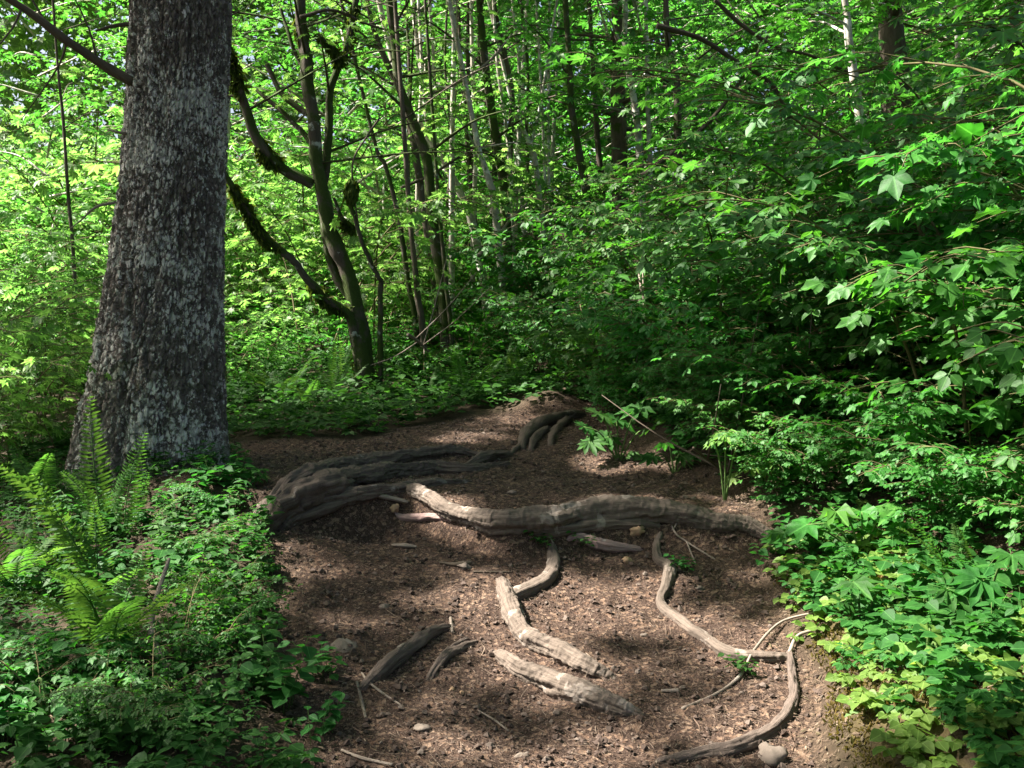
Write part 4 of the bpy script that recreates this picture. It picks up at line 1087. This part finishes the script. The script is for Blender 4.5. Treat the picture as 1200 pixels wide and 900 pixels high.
for q in range(12):
    x0 = 476 + q * 15 + _r.uniform(-5, 5); sl = _r.uniform(-4, 26); wv = _r.uniform(-5, 5, 3)
    TR.append((f'{["slim", "thin", "wispy"][q % 3]} {["pale", "grey-barked"][q % 2]} stem, {ORD[q]} from the left of the thin centre stems', [[(x0, -10), (x0 + sl * .35 + wv[0], 80), (x0 + sl * .7 + wv[1], 170), (x0 + sl + wv[2], 270)]], float(_r.uniform(10.2, 13)), [float(_r.uniform(3.5, 6.5))], 'palebark' if q % 3 else 'mossbark'))
for k, (label, pix, d, wpx, bark) in enumerate(TR):
    right = pix[0][0][0] > 800
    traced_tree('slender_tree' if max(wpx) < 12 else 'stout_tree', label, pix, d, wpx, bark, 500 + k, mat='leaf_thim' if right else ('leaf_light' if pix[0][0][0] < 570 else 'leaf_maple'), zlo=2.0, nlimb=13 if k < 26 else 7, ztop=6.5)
# leaning bare limbs in the right-hand shade
def bare_limb(label, pix, d, w, mat):
    m = MB(); p = [at(a, b, d + i * .12) for i, (a, b) in enumerate(pix)]
    C = catmull(p, 40); m.tube(C, np.linspace(w[0], w[1], 40) * d / F / 2, 8, .2, 20, int(pix[0][0]))
    r = np.random.default_rng(int(pix[0][0]))
    for q in range(5):
        k = r.integers(8, 36); dv = r.normal(0, .3, 3); m.tube(catmull([C[k], C[k] + dv * .5, C[k] + dv + (0, 0, .05)], 7), np.linspace(.006, .002, 7), 5)
    tag(m.build('bare_limb', M[mat]), label, 'branch', 'bare limbs in the thicket')
bare_limb('dark leaning dead limb in the upper right of centre thicket', [(742, 215), (780, 185), (815, 158), (850, 120), (880, 75), (900, 40)], 9.2, (7, 3), 'twigdark')
bare_limb('long dark limb slanting across the upper right shade', [(838, 0), (870, 30), (910, 55), (950, 65), (1000, 85), (1040, 75)], 8.0, (5, 3), 'twigdark')
bare_limb('dark limb arching over the top right of centre', [(770, 30), (820, 45), (860, 70), (905, 100), (925, 140)], 9.0, (7, 4), 'twigdark')
bare_limb('thin pale bare stem tilted in the dark right shrubs', [(905, 490), (930, 475), (955, 462), (980, 440)], 4.9, (4, 2), 'twig')
bare_limb('curved bleached stem in a gap of the right shrubs', [(942, 515), (932, 500), (934, 485), (946, 475)], 4.8, (7, 4), 'twig')
bare_limb('short bleached stem below the curved bleached one', [(915, 545), (925, 528), (942, 516)], 4.75, (6, 4), 'twig')
bare_limb('thin black twig poking over the trail edge in front of the bright leaf', [(812, 525), (838, 545), (868, 567)], 4.5, (4, 2), 'twigdark')
for a in [('pale thin dead stick slanting between the centre trunks', [(505, 110), (540, 95), (575, 70), (600, 40)], 10, (4, 2), 'twig'),
          ('dark thin limb crossing the pale centre trunks low down', [(470, 220), (505, 205), (545, 180), (580, 168)], 10, (4, 2), 'twigdark'),
          ('bleached forked stick lying in the thicket behind the ferns', [(560, 300), (580, 280), (600, 255), (618, 238)], 9.5, (5, 2), 'twig'),
          ('thin black limb arching across the upper left bright leaves', [(262, 40), (240, 20), (205, 10), (150, 2)], 6.5, (4, 2), 'twigdark'),
          ('dark bare branch reaching right from the mossy stems at the top', [(352, 20), (390, 12), (430, 28), (470, 40)], 8.0, (5, 2), 'twigdark'),
          ('short pale stick standing in the green low shrubs right of centre', [(752, 385), (755, 360), (751, 335), (748, 318)], 6.5, (3, 2), 'twig'),
          ('grey stick poking from the ferns beyond the trail', [(478, 392), (490, 400), (502, 412)], 7.6, (4, 3), 'twig')]: bare_limb(*a)
print('trees', time.time() - T0)

# ------------------------------------------------------------------ thicket behind: repeats
tproto = []
for s in range(6):
    r = np.random.default_rng(900 + s); H = 7.
    z = np.linspace(-.1, H, 30); bend = r.normal(0, .25, 2)
    p = np.stack([bend[0] * (z / H) ** 1.5 + .06 * np.sin(z * 1.3 + s), bend[1] * (z / H) + .06 * np.cos(z), z], -1)
    ps = [p]; rd = [np.linspace(.055, .018, 30)]
    if s % 2:
        p2 = p.copy(); p2[:, 0] += .18 * z; p2[:, 1] += .05 * z; ps.append(p2); rd.append(np.linspace(.04, .014, 30))
    tr, lb, lv = tree_parts(ps, rd, 900 + s, leaf=.13, nlimb=26, zlo=.3, limbL=1.5, dens=1.2, spread=.65)
    root = empty('slender_tree', (0, 0, 0))
    tr.merge(lb); tr.build('trunk', M['palebark' if s % 3 else 'darkbark'], root)
    obj('crown', lv.mesh('crown', MAPLO, M['leaf_maple'], seed=s), root)
    tproto.append(root)
spots = []
r = np.random.default_rng(4242)
for ring, (y0, y1, n) in enumerate([(11.5, 15, 18), (15, 21, 30), (21, 30, 36)]):
    for k in range(n):
        y = r.uniform(y0, y1); half = y * .56 + 1
        x = -half + 2 * half * (k + r.random()) / n
        if x < -.2 * y - .3 and y < 20 and r.random() > .12: continue
        spots.append((x, y, r.uniform(.75, 1.2)))
for k, (x, y) in enumerate([(-6.5, 9.5), (-7.5, 12), (-5.8, 12.5), (6.2, 7.6), (6.5, 10.), (5.6, 13), (7.5, 9)]): spots.append((x, y, 1.))
for k, (x, y, s) in enumerate(spots):
    o = tproto[k] if k < len(tproto) else copy_tree(tproto[k % len(tproto)])
    o.location = (x, y, gz(x, y)); o.rotation_euler = (0, 0, r.uniform(0, 6.28)); o.scale = (s, s, s)
    side = 'bright' if x < -1.5 else ('dim' if x > 4 else 'dappled')
    tag(o, f'slender leafy tree deep in the {side} thicket behind the trail', 'tree', f'trees of the {side} thicket')
# unseen trees added behind the photographer and on the right to deepen shade
for k, (x, y) in enumerate([(-1.6, -3.2), (1.4, -3.8), (-3.8, -2.4), (-.4, -5.5), (3.4, -5.2), (-4.2, -5.4), (6.2, -3), (-6.8, -.5), (1.2, -7.5), (-2.4, -8), (8.6, 6.2), (8.6, 2.2)]):
    o = copy_tree(tproto[k % len(tproto)]); o.location = (x, y, gz(x, y)); o.rotation_euler = (0, 0, r.uniform(0, 6.28)); o.scale = (1.1, 1.1, 1.15)
    tag(o, 'unseen slender leafy tree added around the photographer to deepen the shade', 'tree', 'unseen trees added for shade')
def backwood():
    """the far wood on the hillside, reads as one mass"""
    lv = Leaves(); r = np.random.default_rng(8)
    n = 56000; y = r.uniform(31, 44, n); x = r.uniform(-1, 1, n) * (y * .62 + 2); zt = 19 + 5 * smooth(3, -6, x) + 3 * fbm(np.stack([x * .2, y * .2, 0 * x], -1), 1, 2, 3)
    z = ground(x, y) + zt * r.random(n)
    lv.add(np.stack([x, y, z], -1), r.normal(0, 1, (n, 3)) * (1, 1, .6), np.array([-.3, -.8, .6]) + r.normal(0, .6, (n, 3)), r.uniform(.35, .8, n))
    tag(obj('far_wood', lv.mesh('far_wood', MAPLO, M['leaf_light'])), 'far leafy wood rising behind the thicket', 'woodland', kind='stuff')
backwood()
print('thicket', time.time() - T0)

# ------------------------------------------------------------------ added canopy: unseen tall maples, crowns shaped to shade the trail
def canopy():
    r = np.random.default_rng(31); ctr = []
    # crown clumps laid out where the trail and the right bank lie in their shade
    gxs = np.arange(-4.2, 8.5, .80); gys = np.arange(-7.5, 16.5, .80)
    for a in gxs:
        for b in gys:
            x = a + r.uniform(-.4, .4); y = b + r.uniform(-.4, .4)
            pr = 1.
            if x > 1.3: pr = .34 if x < 3 else .88
            if y > 7.6: pr = .55 if x < 3.2 else .85
            if y > 7.6 and x < -.6: pr = .12
            if x < -2.2 and y > 3: pr *= .8
            if x < -.9 and y > 6.3: pr = .08
            if x < -2.6 and y > 3.3: continue
            if r.random() > pr: continue
            h = r.uniform(9.3, 13.2); g = .8 + max(0, (y - 7) * .1)
            ctr.append(np.array([x, y, g]) + SUN * (h - g) / SUN[2])
    for q in range(34):  # extra clumps added to shade the far end of the trail
        x, y, h = r.uniform(-1.7, .9), r.uniform(4.4, 6.5), r.uniform(9.5, 13)
        ctr.append(np.array([x, y, .8]) + SUN * (h - .8) / SUN[2])
    ctr = np.array(ctr)
    trunks = [(-9.0, .9), (-8.4, -4.2), (-12.5, 14.5), (-3.2, -4.2), (-10.5, 7.9)]
    names = ['unseen tall maple added left of the trail to shade it', 'unseen tall maple added for shade left of and behind the viewpoint', 'unseen tall maple added for shade far back on the left beyond the bright bushes', 'unseen tall maple added for shade just behind the viewpoint on its left', 'unseen tall maple added for shade far left level with the trail end']
    own = np.argmin(((ctr[:, None, :2] - np.array(trunks)[None]) ** 2).sum(-1), axis=1)
    for t, (x, y) in enumerate(trunks):
        g = gz(x, y); base = np.array([x, y, g]); root = empty('added_shade_maple', tuple(base)); tag(root, names[t], 'tree')
        z = np.linspace(-.2, 13, 50); p = np.stack([.12 * np.sin(z * .6 + t), .12 * np.cos(z * .5), z], -1)
        mb = MB(); mb.tube(p, np.linspace(.2, .06, 50), 14, .12, 12, t); 
        lb = MB(); lv = Leaves()
        for c in ctr[own == t] - base:
            z0 = min(12.6, max(4.5, c[2] - .35 * np.linalg.norm(c[:2]) - .3)); p0 = p[np.argmin(abs(z - z0))]
            for tr_ in range(7):
                lp = catmull([p0, (p0 + c) / 2 + (r.uniform(-.6, .6) * (tr_ > 0), r.uniform(-.6, .6) * (tr_ > 0), .25 + .2 * tr_), c], 14)
                if sun_gate(lp + base, .0).all(): break
            lb.tube(lp, np.linspace(.02, .006, 14), 6)
            n = 135; q = r.normal(0, 1, (n, 3)) * (.44, .44, .22)
            lv.add(c + q, np.stack([q[:, 0], q[:, 1], -.25 + 0 * q[:, 0]], -1) + r.normal(0, .25, (n, 3)), VZ + r.normal(0, .35, (n, 3)), r.uniform(.14, .24, n))
        mb.merge(lb); mb.build('trunk', M['mossbark'], root)
        if lv.p: obj('crown', lv.mesh('crown', MAPLO, M['leaf_maple'], keep=lambda P: sun_gate(P + base), seed=t), root)
canopy()
print('canopy', time.time() - T0)

# ------------------------------------------------------------------ ferns
FR = [mesh_data('frond', *(lambda b: (b[0], b[1]))(frond_base(n, w, .034, a)), M['leaf_fern'], None, True) for n, w, a in ((28, .15, .30), (30, .13, .12), (26, .17, .5))]
def fern(x, y, fronds, label, dz=0., group='ferns'):
    """fronds: (azimuth deg, lift deg, length, variant)"""
    g = gz(x, y) + dz; root = empty('fern', (x, y, g)); tag(root, label, 'fern', group)
    for az, lift, L, v in fronds:
        o = obj('frond', FR[v], root)
        o.rotation_euler = (R(lift), R(random.uniform(-12, 12)), R(az - 90)); o.rotation_mode = 'XYZ'; o.scale = (L, L, L)
        o.location = (random.uniform(-.02, .02), random.uniform(-.02, .02), -.01)
    return root
def fern_px(px, py, d, fronds, label):
    p = at(px, py, d); fern(p[0], p[1], fronds, label)
rf = random.Random(3)
def ring(n, L, lift=(30, 60), az0=0, span=360):
    return [(az0 + span * k / n + rf.uniform(-12, 12), rf.uniform(*lift), L * rf.uniform(.75, 1.15), rf.randrange(3)) for k in range(n)]
fern_px(112, 690, 3.6, [(176, 56, .62, 0), (160, 64, .52, 1), (200, 46, .44, 0), (120, 70, .36, 0)] + ring(3, .28, (25, 45), 190, 200), 'sunlit fern with a broad lit frond left of the conifer base')
fern_px(122, 600, 4.15, [(80, 84, .60, 1), (55, 70, .34, 0), (150, 50, .36, 0)], 'fern with an upright frond against the conifer trunk')
fern_px(148, 620, 4.1, [(75, 84, .46, 0), (95, 70, .3, 1), (20, 40, .3, 1)], 'small fern with a single upright frond right of the lit fern')
fern_px(45, 590, 4.6, ring(7, .36, (25, 50)), 'shaded fern at the left edge behind the lit fern')
fern_px(20, 690, 3.7, ring(7, .42, (25, 55)), 'grey-green fern low at the left edge')
fern_px(128, 760, 2.95, [(250, 62, .44, 2), (285, 58, .46, 2), (225, 52, .42, 2), (315, 50, .42, 2), (195, 45, .4, 2), (345, 48, .4, 0), (90, 60, .4, 0)], 'dark drooping fern in the lower left foreground')
fern_px(395, 420, 7.8, [(95, 80, .52, 0), (70, 66, .46, 0), (120, 70, .42, 1), (150, 45, .4, 0), (30, 45, .4, 1)], 'bright fern in front of the mossy maple')
fern_px(505, 418, 7.9, [(180, 40, .48, 0), (165, 30, .42, 0), (20, 35, .35, 1), (90, 60, .3, 0), (220, 30, .35, 0)], 'fern with a sideways arching frond right of the mossy maple')
fern_px(545, 440, 8.0, ring(8, .5, (30, 60)), 'dark fern under the shrubs beyond the trail end')
fern_px(330, 440, 7.8, ring(7, .45, (30, 55)), 'dim fern left of the mossy maple foot')
fern_px(600, 445, 8.4, ring(7, .45, (30, 60)), 'shaded fern at the foot of the right shrubs far back')
fern_px(670, 425, 8.2, ring(7, .5, (25, 50)), 'drooping fern beneath the centre right shrubs')
fern_px(1125, 715, 3.15, [(170, 50, .30, 0), (140, 60, .28, 0), (200, 35, .26, 1), (90, 60, .25, 0)], 'pale sunlit fern on the lower right bank')
fern_px(360, 470, 7.2, ring(6, .3, (30, 55)), 'small fern on the bank above the far left of the trail')

# ------------------------------------------------------------------ broad-leaved plants
def big_plant(px, py, d, leaves, label, mat='leaf_herb', name='broad_leaf_plant', bases=BIGP, group='broad-leaved plants by the trail', grd=True):
    """leaves: (pixel x, pixel y, size m, tilt toward camera)"""
    p = at(px, py, d); g = gz(p[0], p[1]); base = np.array([p[0], p[1], g]); root = empty(name, tuple(base)); tag(root, label, 'plant', group)
    mb = MB()
    for k, (lx, ly, s, tilt) in enumerate(leaves):
        q = at(lx, ly, d + random.uniform(-.08, .05)) - base
        mb.tube(catmull([(0, 0, -.02), q * .5 + np.array([0, 0, .05]), q], 10), np.linspace(.005, .0025, 10), 5)
        a = random.uniform(0, 6.28) if tilt < .9 else -1.57
        T = np.array([math.cos(a), math.sin(a) - .3, -.25]); Nn = np.array([-.2, -tilt, 1.])
        me = leaf_mesh('leaf', bases, q[None] - .3 * s * nrm(T)[None], T[None], Nn[None], np.array([s]), M[mat], k)
        obj('leaf', me, root)
    mb.build('stem', M['herbstem'], root)
big_plant(850, 548, 4.42, [(850, 508, .19, .95), (836, 516, .12, .7), (868, 514, .12, .8)], 'yellow-green starburst plant lit on the right edge of the trail', 'leaf_bright')
big_plant(725, 560, 5.3, [(700, 485, .25, .5), (722, 492, .28, .5), (712, 512, .25, .6), (750, 478, .25, .4), (690, 518, .2, .6), (735, 535, .22, .6), (684, 500, .18, .6), (765, 500, .2, .5)], 'tall broad-leaved plant right of the far end of the trail')
big_plant(790, 570, 5.0, [(780, 520, .17, .5), (800, 535, .16, .6), (765, 535, .16, .5), (815, 555, .14, .5)], 'low broad-leaved plant left of the starburst plant')
big_plant(895, 570, 4.5, [(880, 545, .15, .6), (905, 540, .16, .5), (925, 555, .15, .5), (860, 560, .12, .6)], 'pale leaved plant right of the starburst plant', 'leaf_bright')
big_plant(1010, 740, 3.15, [(1000, 682, .17, .7), (1040, 690, .14, .5), (985, 705, .14, .6), (1030, 720, .14, .5)], 'star-shaped pale leaf plant on the sunlit right bank')
big_plant(1150, 760, 2.95, [(1150, 680, .20, .7), (1180, 700, .17, .6), (1120, 730, .16, .6), (1185, 650, .17, .6), (1110, 690, .18, .6), (1175, 745, .2, .5), (1080, 745, .16, .5)], 'large sunlit broad-leaved plant at the right edge')
big_plant(1010, 640, 3.7, [(980, 600, .2, .3), (945, 615, .2, .3), (1010, 600, .18, .3), (920, 625, .16, .3), (1050, 595, .2, .3)], 'plant holding pale leaves out over the right edge of the trail', 'leaf_thim', bases=MAP)
big_plant(1130, 840, 2.65, [(1100, 790, .16, .4), (1150, 800, .17, .4), (1180, 830, .17, .4), (1070, 830, .14, .4), (1120, 860, .15, .4)], 'leafy plant in the lower right corner', bases=THIM)
big_plant(1085, 800, 2.75, [(1060, 755, .10, .5), (1100, 765, .11, .5), (1080, 790, .10, .6), (1130, 775, .11, .4), (1090, 740, .1, .5)], 'lit plant with lobed leaves in the middle of the right verge', 'leaf_bright', bases=THIM)
big_plant(1185, 880, 2.5, [(1150, 850, .15, .5), (1190, 835, .17, .5), (1120, 875, .13, .5), (1185, 880, .15, .5), (1090, 890, .12, .4)], 'low leafy plant at the very lower right corner', bases=OVW)
big_plant(1030, 870, 2.6, [(1010, 845, .09, .5), (1040, 850, .10, .5), (1020, 880, .09, .5), (1060, 880, .1, .5)], 'small leafy plant on the mossy verge beside the hooked root', 'leaf_bright', bases=OVW)
big_plant(60, 870, 2.7, [(40, 800, .12, .4), (80, 820, .11, .4), (20, 850, .12, .4), (110, 850, .11, .4)], 'dark broad-leaved plant in the lower left corner', bases=THIM)

# ------------------------------------------------------------------ herbs: individuals near the trail, then the uncounted cover
def herb_arrays(r, pos, up, kind, s, lv, mb=None):
    """one small plant"""
    if kind == 0:      # upright stem with alternate lance leaves
        h = s * r.uniform(1.6, 2.6); n = 7
        lean = r.normal(0, .25, 2); top = pos + np.array([lean[0] * h, lean[1] * h, h])
        if mb is not None: mb.tube(catmull([pos, (pos + top) / 2 + (0, 0, .02), top], 5), np.linspace(.0022, .001, 5), 4)
        f = np.linspace(.3, 1, n); a = r.uniform(0, 6.28) + np.arange(n) * 2.5
        lv.add(pos + (top - pos) * f[:, None], np.stack([np.cos(a), np.sin(a), r.uniform(-.2, .3, n)], -1), VZ + r.normal(0, .25, (n, 3)), s * r.uniform(.7, 1.1, n))
    else:              # low whorl
        h = s * r.uniform(.5, 1.4); n = 5; top = pos + np.array([r.normal(0, .2) * h, r.normal(0, .2) * h, h])
        if mb is not None: mb.tube(catmull([pos, (pos + top) / 2, top], 4), np.linspace(.0018, .001, 4), 4)
        a = r.uniform(0, 6.28) + np.arange(n) * 6.28 / n + r.normal(0, .2, n)
        lv.add(np.repeat(top[None], n, 0), np.stack([np.cos(a), np.sin(a), r.uniform(-.25, .1, n)], -1), VZ + np.array([-.15, -.2, 0]) + r.normal(0, .25, (n, 3)), s * r.uniform(.75, 1.15, n))
hp = []
for s in range(5):
    r = np.random.default_rng(60 + s); lv = Leaves(); mb = MB()
    for q in range(5 if s < 3 else 4): herb_arrays(r, np.array([r.normal(0, .05), r.normal(0, .05), -.01]), VZ, s % 2, .075 if s < 3 else .06, lv, mb)
    o = empty('herb', (0, 0, 0)); mb.build('stem', M['herbstem'], o)
    obj('leaves', lv.mesh('leaves', [OVW, TRI, OV, LANC, OVW][s], M['leaf_herb'], seed=s), o); hp.append(o)
r = np.random.default_rng(71)
hs = [('left', r.uniform(-1.9, -.62), r.uniform(2.45, 4.6)) for k in range(70)] + [('right', r.uniform(1.0, 1.75), r.uniform(2.45, 5)) for k in range(40)]
k = 0
for side, x, y in hs:
    if trailmask(np.array([x]), np.array([y]))[0] > .35: continue
    o = hp[k] if k < 5 else copy_tree(hp[k % 5])
    o.location = (x, y, gz(x, y)); s = r.uniform(.45, .95); o.scale = (s, s, s); o.rotation_euler = (0, 0, r.uniform(0, 6.28)); k += 1
    tag(o, 'low green herb plant on the left bank of the trail' if side == 'left' else 'low green herb plant on the sunny right verge', 'herb', f'herbs on the {side} verge')
for px, py in [(390, 792), (372, 862), (640, 890 - 250), (690, 640), (805, 668), (875, 788)]:
    p = hit(px, py); o = copy_tree(hp[int(px) % 5]); o.location = tuple(p); o.scale = (.35,) * 3 if px > 500 else (.6,) * 3
    tag(o, 'tiny green seedling sprouting from the bare trail', 'seedling', 'seedlings on the trail')

def cover(name, label, n, sampler, bases, size, mat, seed, kinds=(0, 1)):
    r = np.random.default_rng(seed); lv = Leaves(); x, y = sampler(r, n); tmk = trailmask(x, y)
    k = tmk < .6 * r.random(len(x)) ** 1.6; x, y = x[k], y[k]; z = ground(x, y)
    mb = MB()
    for a, b, c in zip(x, y, z): herb_arrays(r, np.array([a, b, c]), VZ, kinds[r.integers(len(kinds))], size * r.uniform(.6, 1.3), lv, mb if b < 5.2 and r.random() < .5 else None)
    me = lv.mesh(name, bases, M[mat], seed=seed)
    if mb.n:
        P = None
    tag(obj(name, me), label, 'ground cover', kind='stuff')
cover('left_ground_cover', 'dense low green plants carpeting the left bank', 3000, lambda r, n: (-.5 - 3.0 * r.random(n) ** 1.15, 2.3 + 3.6 * r.random(n) ** 1.1), [OVW[0], OVW[1], OV[0], TRI[0], TRI[1], TRI[2], LANC[0], LANC[1]], .044, 'leaf_herb', 1)
cover('far_ground_cover', 'low shaded plants on the bank beyond the trail', 3200, lambda r, n: (r.uniform(-3.2, 1.6, n), 5.75 + 4.2 * r.random(n)), [OVW[0], OV[1], TRI[0], OV[2]], .07, 'leaf_herb', 2)
cover('right_ground_cover', 'low green plants on the right verge and bank', 1900, lambda r, n: (lambda y: (np.where(y < 3.3, 1.08, .86) + 1.5 * r.random(n) ** 1.2, y))(1.75 + 5.1 * r.random(n) ** 1.35), [OVW[0], OVW[1], TRI[0], TRI[1]], .055, 'leaf_herb', 3)
cover('verge_ground_cover', 'small pale leaves on the mossy right verge', 620, lambda r, n: (.92 + .55 * r.random(n), 1.9 + 2.1 * r.random(n)), [OVW[0], OVW[1]], .036, 'leaf_bright', 4, (1,))
cover('understorey', 'mixed low growth filling the ground under the thicket', 2600, lambda r, n: ((lambda y: ((r.random(n) * 2 - 1) * (y * .56), y))(9.5 + 13 * r.random(n))), [OVW[0], MAPLO[0], MAPLO[1]], .16, 'leaf_maple', 5)
def verge_moss():
    r = np.random.default_rng(90); n = 26000; lv = Leaves(); y = 1.75 + 2.1 * r.random(n); x = .86 + .75 * r.random(n)
    q = np.stack([x, y, 0 * x], -1); k = (trailmask(x, y) < .3) & (fbm(q, 6, 3, 4) > -.15); x, y = x[k], y[k]; n = len(x)
    lv.add(np.stack([x, y, ground(x, y) - .001], -1), r.normal(0, .8, (n, 3)) + VZ * .9, r.normal(0, 1, (n, 3)) + VZ * .5, r.uniform(.008, .022, n))
    tag(obj('verge_moss', lv.mesh('verge_moss', LANC, M['moss_gold'])), 'yellow-brown moss on the soil of the right verge', 'moss', kind='stuff')
verge_moss()
print('herbs', time.time() - T0)
SKYS, SUNE, EXPO = .05, 5.0, 2.55

# ------------------------------------------------------------------ camera, light, sky
cam = bpy.data.cameras.new('camera'); cam.sensor_width = 36; cam.lens = 36 * F / 1200; cam.clip_end = 500
co = bpy.data.objects.new('camera', cam); col.objects.link(co)
co.location = CAM; co.rotation_euler = (math.pi / 2 + PITCH, 0, 0); scene.camera = co
el = math.asin(SUN[2]); az = math.atan2(SUN[0], SUN[1])
w = bpy.data.worlds.new('World'); scene.world = w; w.use_nodes = True
wn = w.node_tree; bg = wn.nodes['Background']; sky = wn.nodes.new('ShaderNodeTexSky'); sky.sky_type = 'NISHITA'; sky.sun_disc = False; sky.dust_density = 6; sky.air_density = .8
sky.sun_elevation = el; sky.sun_rotation = az; wn.links.new(sky.outputs[0], bg.inputs[0]); bg.inputs[1].default_value = SKYS
sl = bpy.data.lights.new('sun', 'SUN'); sl.energy = SUNE; sl.angle = R(.53); sl.color = (1, .94, .85)
so = bpy.data.objects.new('sun', sl); col.objects.link(so)
from mathutils import Vector
so.rotation_euler = Vector(SUN).to_track_quat('Z', 'Y').to_euler(); so.location = (-10, 0, 20)
scene.view_settings.view_transform = 'Standard'; scene.view_settings.look = 'None'
scene.view_settings.exposure = EXPO; scene.view_settings.gamma = 1
cy = scene.cycles
cy.max_bounces = 7; cy.diffuse_bounces = 4; cy.glossy_bounces = 2; cy.transmission_bounces = 4; cy.transparent_max_bounces = 4
cy.use_denoising = True; cy.caustics_reflective = False; cy.caustics_refractive = False
print('done', time.time() - T0)
